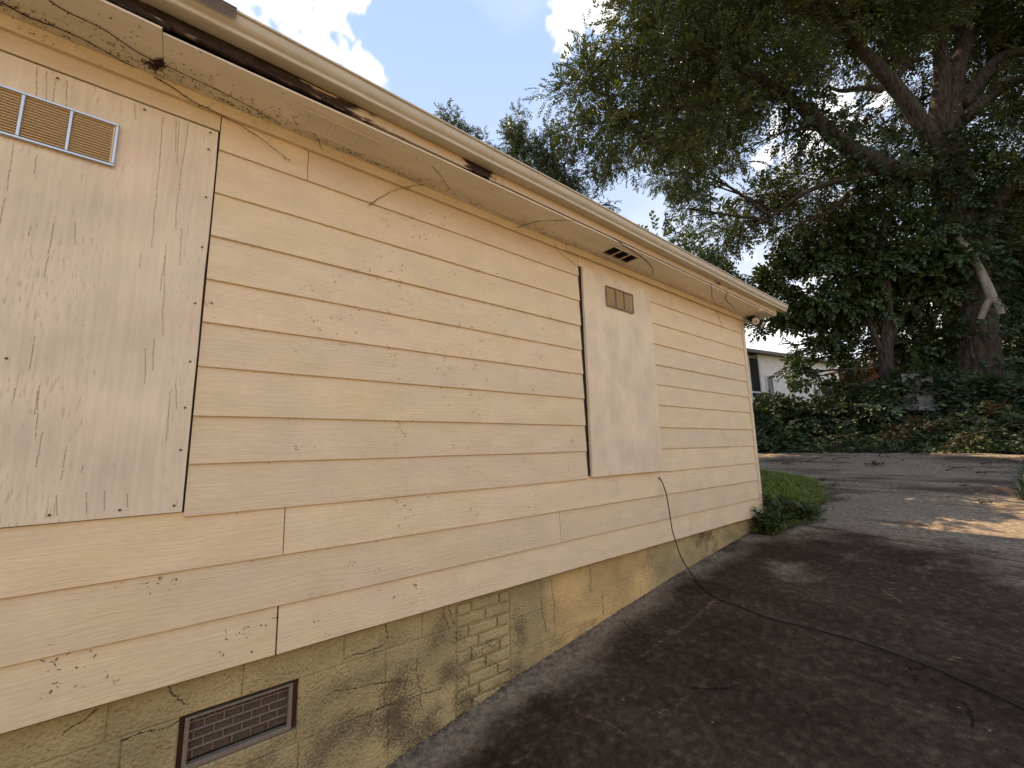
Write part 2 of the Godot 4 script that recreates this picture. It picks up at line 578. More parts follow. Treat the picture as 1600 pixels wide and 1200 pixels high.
func make_materials() -> void:
	make_fascia()
	make_plank_textures()
	M["cream"] = mat(lin(0.74, 0.61, 0.41), 0.6)
	tri_mat("trim", Color(0.86, 0.81, 0.69), Color(0.89, 0.84, 0.72), 51, 0.01, Vector3(0.7, 0.7, 0.7), 0.6, 0.05, 1.0, 1.0)
	tri_mat("soffit", Color(0.87, 0.835, 0.755), Color(0.92, 0.89, 0.82), 53, 0.012, Vector3(0.5, 0.5, 0.9), 0.7, 0.06, 3.0, 1.0)
	tri_mat("gutter", Color(0.735, 0.70, 0.61), Color(0.80, 0.77, 0.68), 55, 0.02, Vector3(0.35, 1.2, 1.2), 0.42, 0.03, 1.0, 1.0, 1.2)
	tri_mat("rotten", Color(0.10, 0.075, 0.05), Color(0.36, 0.26, 0.165), 57, 0.03, Vector3(0.9, 3.0, 3.0), 0.95, 1.2, 6.0, 1.0, 2.0)
	tri_mat("bark", Color(0.15, 0.125, 0.10), Color(0.33, 0.285, 0.24), 59, 0.05, Vector3(0.45, 0.45, 0.45), 0.95, 5.0, 1.0, 5.0, 2.0)
	tri_mat("pale_wood", Color(0.46, 0.42, 0.37), Color(0.60, 0.56, 0.50), 61, 0.03, Vector3(0.5, 0.5, 0.5), 0.9, 1.0, 1.0, 4.0)
	tri_mat("soil", Color(0.17, 0.125, 0.09), Color(0.29, 0.225, 0.165), 63, 0.03, Vector3(0.4, 0.4, 0.4), 1.0, 3.0)
	tri_mat("lawn", Color(0.27, 0.29, 0.15), Color(0.46, 0.43, 0.27), 65, 0.02, Vector3(0.12, 0.12, 0.12), 1.0, 4.0)
	tri_mat("grey_board", Color(0.36, 0.35, 0.34), Color(0.52, 0.51, 0.49), 67, 0.02, Vector3(0.6, 0.6, 0.6), 0.9, 0.5, 4.0, 1.0)
	tri_mat("white_wall", Color(0.80, 0.79, 0.78), Color(0.87, 0.86, 0.85), 69, 0.02, Vector3(0.2, 0.2, 0.2), 0.7, 0.2)
	tri_mat("roofing", Color(0.36, 0.34, 0.33), Color(0.50, 0.47, 0.45), 71, 0.08, Vector3(0.6, 0.6, 0.6), 0.95, 1.0)
	tri_mat("brown_brick", Color(0.36, 0.22, 0.15), Color(0.47, 0.30, 0.20), 73, 0.05, Vector3(0.5, 0.5, 0.5), 0.9, 0.5, 4.0, 1.0)
	tri_mat("metal_grey", Color(0.47, 0.42, 0.37), Color(0.56, 0.50, 0.44), 75, 0.05, Vector3(2, 2, 2), 0.55, 0.05)
	tri_mat("damper", Color(0.29, 0.25, 0.215), Color(0.36, 0.31, 0.265), 77, 0.05, Vector3(2, 2, 2), 0.7, 0.0)
	tri_mat("tan_render", Color(0.82, 0.71, 0.55), Color(0.86, 0.75, 0.59), 79, 0.03, Vector3(0.3, 0.3, 0.3), 0.9, 0.3)
	M["dark"] = mat(lin(0.025, 0.02, 0.016), 1.0)
	M["sheathing"] = mat(lin(0.07, 0.05, 0.035), 1.0)  # wall backing coloured near-black so gaps between boards read as shaded
	M["rust"] = mat(lin(0.06, 0.03, 0.02), 0.9)
	M["aluminium"] = mat(lin(0.62, 0.63, 0.64), 0.34, 1.0)
	M["brass"] = mat(lin(0.62, 0.48, 0.30), 0.28, 1.0)
	M["amber"] = mat(lin(0.85, 0.66, 0.37), 0.3, 0.35)  # warm reflection put into the colour of the sheet behind the louvres
	M["slat_dark"] = mat(lin(0.26, 0.18, 0.09), 0.4, 0.6)
	M["porch_wood"] = mat(lin(0.20, 0.18, 0.16), 0.8)
	M["shade_pane"] = mat(Color(0.10, 0.10, 0.10, 0.6), 0.9)  # dark see-through panes added so the porch reads as shaded
	M["shade_pane"].transparency = BaseMaterial3D.TRANSPARENCY_ALPHA
	M["screw"] = mat(lin(0.10, 0.075, 0.055), 0.6, 0.3)
	M["cable"] = mat(lin(0.012, 0.011, 0.011), 0.5)
	M["vine"] = mat(lin(0.07, 0.042, 0.024), 0.95)
	M["mesh_guard"] = mat(lin(0.16, 0.13, 0.115), 0.8)
	M["black_glass"] = mat(lin(0.015, 0.017, 0.02), 0.15)
	M["lamp_dark"] = mat(lin(0.035, 0.028, 0.022), 0.5)
	M["lens"] = mat(lin(0.55, 0.47, 0.38), 0.12)
	M["leaf"] = leafy(0.6, 0.4)
	M["leaf_shade"] = leafy(0.40, 0.75)
	M["grass"] = leafy(0.35, 0.5)
	M["litter"] = mat(Color.WHITE, 0.95)
	M["litter"].vertex_color_use_as_albedo = true
	make_foundation()
	make_driveway()

# ---------------------------------------------------------------- foliage
# a sprig: a thin stem with leaves; each leaf is two faces folded on its midrib
func sprig(count: int, length: float, ll: float, lw: float, sd: int, droop := 0.35, spread := 0.9) -> ArrayMesh:
	var r := RandomNumberGenerator.new()
	r.seed = sd
	var st := begin()
	for k in count:
		var t := (k + 0.5) / count
		var base := Vector3(r.randf_range(-0.02, 0.02), -droop * t * t * length, t * length)
		var ang := (1.0 if k % 2 == 0 else -1.0) * r.randf_range(0.45, 1.25) * spread
		if k == count - 1: ang = r.randf_range(-0.3, 0.3)
		var dir := Vector3(sin(ang), r.randf_range(-0.65, 0.3), cos(ang)).normalized()
		var side := dir.cross(Vector3(r.randf_range(-0.6, 0.6), 1.0, r.randf_range(-0.6, 0.6))).normalized()
		var up := side.cross(dir)
		var l := ll * r.randf_range(0.7, 1.2)
		var wd := lw * r.randf_range(0.75, 1.2)
		var tip := base + dir * l - up * l * 0.12
		var mid := base + dir * l * 0.45
		var a := mid + side * wd * 0.5 + up * wd * 0.16
		var b := mid - side * wd * 0.5 + up * wd * 0.16
		for p in [base, a, tip, base, tip, b]: st.add_vertex(p)
	var s := Vector3(0.004, 0, 0)
	var e := Vector3(0, -droop * length, length)
	for p in [-s, s, e]: st.add_vertex(p)
	st.generate_normals()
	return st.commit()

func tuft(blades: int, hgt: float, wd: float, sd: int, lean := 0.5) -> ArrayMesh:
	var r := RandomNumberGenerator.new()
	r.seed = sd
	var st := begin()
	for k in blades:
		var a := r.randf() * TAU
		var d := Vector3(cos(a), 0, sin(a))
		var s := Vector3(-d.z, 0, d.x) * wd * 0.5
		var b := d * r.randf() * 0.03
		var hh := hgt * r.randf_range(0.6, 1.15)
		var m := b + Vector3.UP * hh * 0.6 + d * hh * lean * 0.3
		var t := b + Vector3.UP * hh * 0.9 + d * hh * lean * r.randf_range(0.6, 1.3)
		for p in [b - s, b + s, m + s * 0.7, b - s, m + s * 0.7, m - s * 0.7, m - s * 0.7, m + s * 0.7, t]: st.add_vertex(p)
	st.generate_normals()
	return st.commit()

func scatter(xf: Array, cols: Array, mesh: Mesh, m: Material, called: String, parent: Node, kind := "stuff") -> MultiMeshInstance3D:
	var mm := MultiMesh.new()
	mm.transform_format = MultiMesh.TRANSFORM_3D
	mm.use_colors = true
	mm.mesh = mesh
	mm.instance_count = xf.size()
	for i in xf.size():
		mm.set_instance_transform(i, xf[i])
		mm.set_instance_color(i, cols[i])
	var o := MultiMeshInstance3D.new()
	o.multimesh = mm
	o.material_override = m
	hang(o, called, parent, kind)
	return o

func facing(dir: Vector3, roll: float, sc: float, at: Vector3) -> Transform3D:
	var z := dir.normalized()
	var x := Vector3.UP.cross(z)
	if x.length() < 0.05: x = Vector3.RIGHT
	x = x.normalized()
	var b := Basis(x, z.cross(x), z).rotated(z, roll)
	return Transform3D(b.scaled(Vector3.ONE * sc), at)

func green(c: Color, dv := 0.35) -> Color:
	var v := 1.0 + rng.randf_range(-dv, dv)
	var y := rng.randf_range(-0.12, 0.22)
	return Color(c.r * v * (1.0 + y), c.g * v, c.b * v * (1.0 - y * 0.7))

# leaves gathered in clumps; each clump [centre, radius]
func clump_leaves(cl: Array, dens: float, col: Color, squash: float, xf: Array, cols: Array, scl := 1.0) -> void:
	for c in cl:
		var n := int(dens * c[1] * c[1])
		var tint := 1.0 + rng.randf_range(-0.18, 0.18)
		# a few sub-clumps give the uneven outline
		var subs := []
		for k in 7 + int(c[1] * 3.0):
			var d: Vector3 = Vector3(rng.randfn(), rng.randfn() * 0.8, rng.randfn()).normalized() * c[1] * rng.randf_range(0.25, 0.95)
			subs.append([c[0] + Vector3(d.x, d.y * squash, d.z), c[1] * rng.randf_range(0.22, 0.46)])
		for k in n:
			var s = subs[rng.randi() % subs.size()]
			var d := Vector3(rng.randfn(), rng.randfn(), rng.randfn()).normalized()
			var p: Vector3 = s[0] + Vector3(d.x, d.y * 0.75, d.z) * s[1] * pow(rng.randf(), 0.42)
			var o: Vector3 = (p - c[0]).normalized() * 0.7 + d * 0.8 + Vector3(0, -0.25, 0)
			xf.append(facing(o, rng.randf_range(-0.7, 0.7), rng.randf_range(0.75, 1.3) * scl, p))
			cols.append(green(col * tint))

func limb(st: SurfaceTool, pix: Array, r0: float, r1: float, n := 8) -> Array:
	# pix: [px, py, level distance]
	var pts := []
	for p in pix: pts.append(far_at(p[0], p[1], p[2]))
	var path := smooth_path(pts, 5)
	tube(st, path, taper(path.size(), r0, r1), n, 0.07)
	return path

func reach(st: SurfaceTool, from: Array, cl: Array, r := 0.05) -> void:
	# thin branches from the limbs out to each clump
	for c in cl:
		var best = null
		var bd := 1e9
		for p in from:
			var dd: float = p.distance_to(c[0]) + absf(p.y - c[0].y) * 0.4 + maxf(0.0, p.y - c[0].y) * 0.8
			if dd < bd:
				bd = dd
				best = p
		if best == null: continue
		var mid: Vector3 = best.lerp(c[0], 0.5) + Vector3(rng.randf_range(-0.3, 0.3), 0.12 * bd * rng.randf(), rng.randf_range(-0.3, 0.3))
		var path := smooth_path([best, mid, c[0]], 4)
		tube(st, path, taper(path.size(), r * clampf(c[1], 0.6, 1.6), 0.018), 5, 0.05)
		for k in 4:
			var d: Vector3 = Vector3(rng.randfn(), rng.randfn() * 0.6, rng.randfn()).normalized() * c[1] * rng.randf_range(0.5, 0.9)
			var a: Vector3 = path[4 + k]
			tube(st, [a, a.lerp(c[0] + d, 0.55) + Vector3(0, 0.08, 0), c[0] + d], [0.026, 0.018, 0.008], 4)

# ---------------------------------------------------------------- the house
const ROWS := [-0.861, -0.664, -0.4535, -0.2496, -0.0434, 0.154, 0.362, 0.5555, 0.7487, 0.9505, 1.1588, 1.37]
func siding_z(y: float) -> float:      # face of the siding at an absolute height
	var r := y - Y0
	for i in ROWS.size():
		var top: float = ROWS[i + 1] if i + 1 < ROWS.size() else 1.565
		if r >= ROWS[i] and r < top:
			return lerpf(0.021, 0.010, (r - ROWS[i]) / (top - ROWS[i]))
	return 0.02

func plank(parent: Node, x0: float, x1: float, y0: float, y1: float) -> void:
	var st := begin()
	var n := maxi(1, int((x1 - x0) / 0.3))
	var u0 := rng.randf() * 3.0
	var v0 := rng.randf() * 3.0
	var zj := rng.randf_range(-0.0008, 0.0008)
	var top := y1 + 0.018
	var rows := []
	for i in n + 1:
		var x := lerpf(x0, x1, float(i) / n)
		var dy := rng.randf_range(-0.0012, 0.0012)
		var dz := zj + rng.randf_range(-0.0009, 0.0009)
		var u := x / 2.4 + u0
		# around the board: top back, top front, bevel, bottom edge front, bottom edge back
		rows.append([[Vector3(x, top, 0.0015), Vector2(u, v0)], [Vector3(x, top, 0.009 + dz), Vector2(u, v0)], [Vector3(x, y0 + 0.002 + dy, 0.0210 + dz), Vector2(u, v0 + (top - y0) / 0.6)], [Vector3(x, y0 + dy, 0.0192 + dz), Vector2(u, v0 + (top - y0 + 0.003) / 0.6)], [Vector3(x, y0 + dy, 0.0105), Vector2(u, v0 + (top - y0 + 0.012) / 0.6)], [Vector3(x, y0 + 0.03, 0.0015), Vector2(u, v0 + 0.2)]])
	for i in n:
		for k in 5:
			var a = rows[i][k]
			var b = rows[i + 1][k]
			var c = rows[i + 1][k + 1]
			var d = rows[i][k + 1]
			quad(st, a[0], b[0], c[0], d[0], [a[1], b[1], c[1], d[1]])
	for e in [0, n]:
		var r = rows[e]
		for k in range(1, 5):
			for q in [r[0], r[k], r[k + 1]] if e == 0 else [r[0], r[k + 1], r[k]]:
				st.set_uv(q[1]); st.add_vertex(q[0])
	put(st, "siding_plank", M["plank%d" % (rng.randi() % 4)], parent)

func louvre_vent(parent: Node, x0: float, x1: float, y0: float, y1: float, z: float, frame: Material, slat: Material) -> void:
	# flat aluminium frame, two bars and rows of tilted slats over a sheet with an amber reflection painted in
	var st := begin()
	var e := 0.011
	box(st, Vector3(x0, y0, z), Vector3(x1, y0 + e, z + 0.009), 0.002)
	box(st, Vector3(x0, y1 - e, z), Vector3(x1, y1, z + 0.009), 0.002)
	box(st, Vector3(x0, y0 + e, z), Vector3(x0 + e, y1 - e, z + 0.009), 0.002)
	box(st, Vector3(x1 - e, y0 + e, z), Vector3(x1, y1 - e, z + 0.009), 0.002)
	put(st, "vent_frame", frame, parent)
	var back := begin()
	box(back, Vector3(x0 + 0.004, y0 + 0.004, z - 0.001), Vector3(x1 - 0.004, y1 - 0.004, z + 0.0006))
	put(back, "painted_reflection", M.amber, parent)
	for k in 2:
		var xm := lerpf(x0 + e, x1 - e, (k + 1) / 3.0)
		var b := begin()
		box(b, Vector3(xm - 0.005, y0 + e, z + 0.001), Vector3(xm + 0.005, y1 - e, z + 0.0085), 0.0015)
		put(b, "vent_bar", frame, parent)
	for s in 3:
		var xa := lerpf(x0 + e, x1 - e, s / 3.0) + 0.005
		var xb := lerpf(x0 + e, x1 - e, (s + 1) / 3.0) - 0.005
		var l := begin()
		var n := 15
		for k in n:
			var y := lerpf(y0 + e, y1 - e, (k + 0.5) / n)
			var hh := (y1 - y0 - 2 * e) / n * 0.21
			quad(l, Vector3(xa, y - hh, z + 0.0078), Vector3(xb, y - hh, z + 0.0078), Vector3(xb, y + hh, z + 0.0022), Vector3(xa, y + hh, z + 0.0022))
		put(l, "louvre", slat, parent)

func screw_head(parent: Node, p: Vector3) -> void:
	var st := begin()
	var n := 7
	for k in n:
		var a := TAU * k / n
		var b := TAU * (k + 1) / n
		var r := 0.0048
		var e1 := p + Vector3(cos(a) * r, sin(a) * r, 0.0)
		var e2 := p + Vector3(cos(b) * r, sin(b) * r, 0.0)
		var t := p + Vector3(0, 0, 0.0016)
		for q in [t, e2 * 0.4 + (p + Vector3(0, 0, 0.0014)) * 0.6, e1 * 0.4 + (p + Vector3(0, 0, 0.0014)) * 0.6]: st.add_vertex(q)
		quad(st, e1 * 0.4 + (p + Vector3(0, 0, 0.0014)) * 0.6, e2 * 0.4 + (p + Vector3(0, 0, 0.0014)) * 0.6, e2, e1)
	put(st, "screw", M.screw, parent)

func pquad(st: SurfaceTool, a: Vector3, b: Vector3, c: Vector3, d: Vector3, x0: float, x1: float, y0: float, y1: float) -> void:
	var uvs := []
	for p in [a, b, c, d]: uvs.append(Vector2((p.x - x0) / (x1 - x0), 1.0 - (p.y - y0) / (y1 - y0)))
	quad(st, a, b, c, d, uvs)

func window_cover(parent: Node, x0: float, x1: float, y0: float, y1: float, z0: float, z1: float, key: String, label: String) -> MeshInstance3D:
	# plywood sheet with slightly uneven cut edges
	var st := begin()
	var n := 10
	var L := []
	var R := []
	for i in n + 1:
		var y := lerpf(y0, y1, float(i) / n)
		L.append(Vector3(x0 + rng.randf_range(-0.002, 0.002), y, 0))
		R.append(Vector3(x1 + rng.randf_range(-0.002, 0.002), y, 0))
	for i in n:
		var a: float = z1 + 0.004 * sin(float(i) / n * PI * 1.3) - 0.002
		var b: float = z1 + 0.004 * sin(float(i + 1) / n * PI * 1.3) - 0.002
		var p := [Vector3(L[i].x, L[i].y, a), Vector3(R[i].x, R[i].y, a), Vector3(R[i + 1].x, R[i + 1].y, b), Vector3(L[i + 1].x, L[i + 1].y, b)]
		pquad(st, p[3], p[2], p[1], p[0], x0, x1, y0, y1)
		var q := [Vector3(L[i].x, L[i].y, z0), Vector3(R[i].x, R[i].y, z0), Vector3(R[i + 1].x, R[i + 1].y, z0), Vector3(L[i + 1].x, L[i + 1].y, z0)]
		pquad(st, q[0], q[3], p[3], p[0], x0, x1, y0, y1)
		pquad(st, p[1], p[2], q[2], q[1], x0, x1, y0, y1)
		if i == 0: pquad(st, q[0], p[0], p[1], q[1], x0, x1, y0, y1)
		if i == n - 1: pquad(st, p[3], q[3], q[2], p[2], x0, x1, y0, y1)
	var o := put(st, "window_cover", M[key], parent)
	o.set_meta("label", label)
	return o

func build_house() -> void:
	var H := thing("house", "single storey cream house with lap siding, boarded windows and a gutter along its eave", "house")
	# core: sheathing behind the boards, far walls, gables
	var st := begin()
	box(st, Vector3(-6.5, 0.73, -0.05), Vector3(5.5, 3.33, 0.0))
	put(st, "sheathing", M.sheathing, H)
	st = begin()
	box(st, Vector3(5.42, 0.4, -8.0), Vector3(5.5, 3.33, -0.052))
	box(st, Vector3(-6.5, -0.8, -8.0), Vector3(-6.42, 3.33, -0.052))
	box(st, Vector3(-6.418, -0.8, -8.0), Vector3(5.418, 3.33, -7.92))
	for x in [5.46, -6.46]:
		for p in [Vector3(x, 3.331, -0.05), Vector3(x, 3.331, -8.0), Vector3(x, 4.66, -4.0)]: st.add_vertex(p)
	put(st, "wall", M.cream, H)

	# siding, course by course, broken where the window covers sit
	var cuts := {0: [-6.5, -3.3, 0.395, 3.875, 5.5], 1: [-6.5, -1.5, 2.137, 5.5], 2: [-6.5, -3.25, 0.40, 3.855, 5.5]}
	for i in 12:
		var y0: float = ROWS[i] + Y0
		var y1: float = (ROWS[i + 1] if i < 11 else 1.55) + Y0
		if i < 3:
			var c = cuts[i]
			for k in c.size() - 1:
				var gap := 0.0065 if (i == 0 and k == 2) else (0.004 if i == 2 else 0.003)
				plank(H, c[k] + (gap if k > 0 else 0.0), c[k + 1], y0, y1)
			continue
		var seg := [[-6.5, -3.9], [-3.897, -1.235], [0.040, 2.448], [3.458, 5.5]]
		if i == 11: seg = [[-6.5, -3.9], [-3.897, -1.235], [0.040, 0.408], [0.411, 2.448], [3.458, 3.84], [3.843, 5.5]]
		for s in seg: plank(H, s[0], s[1], y0, y1)
	for s in [[-1.232, 0.036], [2.452, 3.454]]:
		plank(H, s[0], s[1], 1.459 + Y0, 1.55 + Y0)

	# left window cover with its louvre
	var x0 := -1.22
	var crk := []
	for c in [[58, 105, 58, 155, 1], [73, 110, 72, 158, 1], [88, 122, 81, 162, 1], [105, 123, 104, 165, 1], [256, 180, 247, 298, 2], [246, 300, 239, 388, 2], [277, 185, 275, 235, 1], [281, 187, 277, 255, 1], [295, 191, 281, 298, 2], [279, 300, 275, 360, 1], [22, 222, 10, 298, 3], [10, 308, 0, 350, 3], [261, 380, 254, 525, 3], [259, 400, 251, 455, 1], [285, 357, 282, 415, 2], [242, 530, 240, 580, 2], [119, 345, 117, 382, 1], [221, 397, 220, 420, 1], [210, 160, 213, 185, 1], [89, 775, 90, 808, 1], [136, 770, 136, 804, 1], [165, 768, 163, 800, 1], [200, 772, 201, 795, 1], [268, 610, 262, 690, 1], [60, 610, 55, 690, 2], [228, 545, 226, 600, 1], [130, 727, 129, 742, 3], [178, 724, 180, 730, 2], [275, 600, 276, 640, 1]]:
		var a := W(c[0], c[1], 0.024)
		var b := W(c[2], c[3], 0.024)
		crk.append([a, b, c[4]])
	for k in 9:   # fine checks in the weathered strip
		var x := rng.randf_range(-0.50, -0.27)
		var y := rng.randf_range(1.45, 2.7)
		crk.append([Vector3(x, y, 0), Vector3(x - 0.002, y - rng.randf_range(0.03, 0.16), 0), 1])
	make_plywood("ply_near", x0, 1.37, 0.034 - x0, 1.685, Color(0.885, 0.836, 0.733), crk, [[-0.40, 0.17, 1.0], [0.0, 0.075, 0.6], [-0.9, 0.2, 1.0]], [], 81)
	var o := window_cover(H, x0, 0.032, 1.372, 3.052, 0.0, 0.024, "ply_near", "weathered plywood sheet with cracked paint and an aluminium louvre")
	louvre_vent(o, -0.672, -0.285, 2.728, 2.915, 0.0275, M.aluminium, M.slat_dark)
	for s in [[322, 308], [316, 386], [305, 474], [297, 565], [289, 637], [282, 703], [272, 790], [187, 797], [77, 805], [226, 171], [326, 233], [329, 207], [90, 122], [10, 560]]:
		screw_head(o, W(s[0], s[1], 0.0262))
	# right window cover: stands a little proud of the boards, its left edge open
	crk = []
	for c in [[966, 494, 967, 502, 2], [942, 500, 943, 520, 1], [960, 540, 961, 560, 1], [923, 560, 924, 572, 2], [980, 568, 981, 578, 2], [973, 658, 974, 666, 2], [956, 658, 957, 664, 1], [1008, 660, 1009, 668, 1], [1000, 540, 1001, 556, 1]]:
		crk.append([W(c[0], c[1], 0.04), W(c[2], c[3], 0.04), c[4]])
	make_plywood("ply_far", 2.478, 1.36, 0.966, 1.7, Color(0.895, 0.842, 0.73), crk, [[3.40, 0.06, 0.3]], [[3.1, 1.47, 0.3, 0.12], [3.35, 1.50, 0.12, 0.14]], 84)
	o = window_cover(H, 2.480, 3.440, 1.362, 3.056, 0.016, 0.040, "ply_far", "cleaner plywood sheet with a small louvre near its top, amber reflection painted behind")
	louvre_vent(o, 2.757, 3.142, 2.774, 2.957, 0.0435, M.metal_grey, M.slat_dark)
	for s in [[906, 428], [910, 457], [912, 498], [914, 542], [917, 600], [918, 640], [920, 688], [923, 735], [953, 739], [985, 736], [1009, 732], [1030, 731], [1027, 690], [1024, 642], [1016, 520], [1013, 483], [940, 432], [962, 440], [988, 449], [1009, 457]]:
		screw_head(o, W(s[0], s[1], 0.0425))
	# corner board
	st = begin()
	var cy := 0.66
	while cy < 3.14:
		var cn := minf(cy + rng.randf_range(0.1, 0.25), 3.141)
		var dx := rng.randf_range(-0.0012, 0.0012)
		box(st, Vector3(5.502, cy, -0.10), Vector3(5.562 + dx, cn, 0.031 + dx), 0.003)
		cy = cn
	put(st, "corner_board", M.trim, H)

	build_eave(H)
	build_foundation(H)

func build_eave(H: Node3D) -> void:
	# frieze boards, the far one sprung a little off the wall
	for f in [[-6.5, 2.30, 3.141, 0.032], [2.304, 5.56, 3.143, 0.041]]:
		var st := begin()
		var n := 12
		for i in n:
			var a := lerpf(f[0], f[1], float(i) / n)
			var b := lerpf(f[0], f[1], float(i + 1) / n)
			box(st, Vector3(a, f[2], f[3] - 0.018), Vector3(b, 3.1945, f[3]), 0.0)
		put(st, "frieze_board", M.trim, H)
	# soffit sheets
	var joints := [-6.5, -2.6, -0.172, 2.27, 4.71, 5.86]
	for k in joints.size() - 1:
		var st := begin()
		var a: float = joints[k] + 0.002
		var b: float = joints[k + 1]
		var n := 8
		for i in n:
			var xa := lerpf(a, b, float(i) / n)
			var xb := lerpf(a, b, float(i + 1) / n)
			if k == 3:
				var cut := [2.272, 2.636, 2.982, 3.2, 3.6, 3.9, 4.2, 4.5, 4.71]
				xa = cut[i]
				xb = cut[i + 1]
			var zo := 0.303
			var za := zo
			var zb := zo
			if k == 2:        # this sheet has shrunk back from the fascia at its near end
				za = 0.283 + 0.020 * clampf(float(i) / n * 2.2, 0, 1)
				zb = 0.283 + 0.020 * clampf(float(i + 1) / n * 2.2, 0, 1)
			var y := 3.195 + 0.0012 * (k % 2)
			var p := [Vector3(xa, y, -0.03), Vector3(xb, y, -0.03), Vector3(xb, y, zb), Vector3(xa, y, za)]
			var t := Vector3(0, 0.009, 0)
			if k == 3 and i == 1:          # the sheet is cut out for the open vent
				for e in [[-0.03, 0.112], [0.243, zo]]:
					var q := [Vector3(xa, y, e[0]), Vector3(xb, y, e[0]), Vector3(xb, y, e[1]), Vector3(xa, y, e[1])]
					quad(st, q[0], q[1], q[2], q[3])
					quad(st, q[3] + t, q[2] + t, q[1] + t, q[0] + t)
					quad(st, q[3], q[2], q[2] + t, q[3] + t)
					quad(st, q[1], q[0], q[0] + t, q[1] + t)
				continue
			quad(st, p[0], p[1], p[2], p[3])
			quad(st, p[3] + t, p[2] + t, p[1] + t, p[0] + t)
			quad(st, p[3], p[2], p[2] + t, p[3] + t)
			if i == 0: quad(st, p[0], p[3], p[3] + t, p[0] + t)
			if i == n - 1: quad(st, p[2], p[1], p[1] + t, p[2] + t)
		put(st, "soffit_panel", M.soffit, H)
	# soffit under the rake at the far end
	var rk := begin()
	box(rk, Vector3(5.504, 3.1965, -8.3), Vector3(5.86, 3.206, -0.034))
	put(rk, "soffit_panel", M.soffit, H)
	# fascia: sound lengths, and lengths where the paint has gone and the wood rotted
	var st2 := begin()
	var fx := -6.5
	while fx < 5.879:
		var x2 := minf(fx + (0.05 if fx > -1.2 and fx < 1.5 else 0.6), 5.88)
		var rot := rot_at(fx)
		box(st2, Vector3(fx, 3.2135 + rng.randf_range(-0.002, 0.008) * rot, 0.286), Vector3(x2, 3.362, 0.309 - rng.randf_range(0.0, 0.005) * rot))
		fx = x2
	put(st2, "fascia_board", M.fascia, H).set_meta("label", "fascia board with long dark rotted stretches behind the gutter")
	# gutter: two lengths and the connector between them
	var prof := [Vector2(0.3115, 3.346), Vector2(0.3115, 3.2645), Vector2(0.3650, 3.2635), Vector2(0.3725, 3.2655), Vector2(0.3745, 3.2690), Vector2(0.3745, 3.2800), Vector2(0.3715, 3.2835), Vector2(0.3755, 3.2880), Vector2(0.3830, 3.2945), Vector2(0.3890, 3.3035), Vector2(0.3925, 3.3150), Vector2(0.3940, 3.3290), Vector2(0.3950, 3.3370), Vector2(0.4030, 3.3385), Vector2(0.4035, 3.3470), Vector2(0.3975, 3.3480)]
	for gsec in [[-6.7, 1.33, 0.0], [1.335, 6.05, 0.0], [1.325, 1.405, 0.0022]]:
		var st := begin()
		var n := maxi(1, int((gsec[1] - gsec[0]) / 0.16))
		var prev := []
		for i in n + 1:
			var x := lerpf(gsec[0], gsec[1], float(i) / n)
			var sag := 0.004 * sin(x * 1.1) + 0.0025 * sin(x * 3.1 + 1.0)
			var dent := rng.randf_range(-0.0007, 0.0007)
			var ring := []
			for q in prof: ring.append(Vector3(x, q.y + sag - gsec[2], q.x + gsec[2] * 1.2 + 0.0012 * sin(x * 2.3) + dent))
			if i > 0:
				for k in prof.size() - 1: quad(st, prev[k], prev[k + 1], ring[k + 1], ring[k])
			prev = ring
		if gsec[1] > 5.0:
			st.set_smooth_group(-1)
			for k in range(1, prev.size() - 1):
				st.add_vertex(prev[0]); st.add_vertex(prev[k]); st.add_vertex(prev[k + 1])
		put(st, "gutter" if gsec[2] == 0.0 else "gutter_connector", M.gutter, H)
	# a length of guard mesh folded over the gutter's lip
	var gm := begin()
	var gx := -1.9
	while gx < 0.045:
		box(gm, Vector3(gx, 3.301, 0.4060), Vector3(gx + 0.0022, 3.352, 0.4075))
		gx += 0.0058
	for k in 9:
		var y := 3.302 + k * 0.006
		box(gm, Vector3(-1.9, y, 0.4076), Vector3(0.047, y + 0.0024, 0.4086))
	box(gm, Vector3(-1.9, 3.3525, 0.33), Vector3(0.047, 3.354, 0.4086))
	put(gm, "gutter_guard", M.mesh_guard, H, "stuff")
	# roof
	var rf := begin()
	for side in [[0.330, 3.352, -4.0, 4.72], [-8.33, 3.352, -4.0, 4.72]]:
		var a := Vector3(-6.75, side[1], side[0])
		var b := Vector3(5.93, side[1], side[0])
		var c := Vector3(5.93, side[3], side[2])
		var d := Vector3(-6.75, side[3], side[2])
		var t := Vector3(0, 0.022, 0)
		quad(rf, a, b, c, d)
		quad(rf, d + t, c + t, b + t, a + t)
		quad(rf, a, a + t, b + t, b)
		quad(rf, b, b + t, c + t, c)
		quad(rf, a, d, d + t, a + t)
	put(rf, "roof", M.roofing, H)
	var rb := begin()      # rake boards closing the roof's end
	for s in [[-0.0, -4.0], [-8.0, -4.0]]:
		quad(rb, Vector3(5.90, 3.206, s[0] + (0.30 if s[0] > -1.0 else -0.30)), Vector3(5.90, 3.37, s[0] + (0.30 if s[0] > -1.0 else -0.30)), Vector3(5.90, 4.715, s[1]), Vector3(5.90, 4.52, s[1]))
	put(rb, "rake_board", M.trim, H)
	# soffit vents: near one painted over, far one open and dark
	var v := begin()
	var a0 := Vector3(0.352, 3.1890, 0.095)
	var b0 := Vector3(0.714, 3.1940, 0.235)
	box(v, a0, Vector3(b0.x, b0.y, a0.z + 0.012))
	box(v, Vector3(a0.x, a0.y, b0.z - 0.012), b0)
	for k in 4:
		var x := lerpf(a0.x, b0.x - 0.010, k / 3.0)
		box(v, Vector3(x, a0.y, a0.z + 0.0125), Vector3(x + 0.010, b0.y, b0.z - 0.0125))
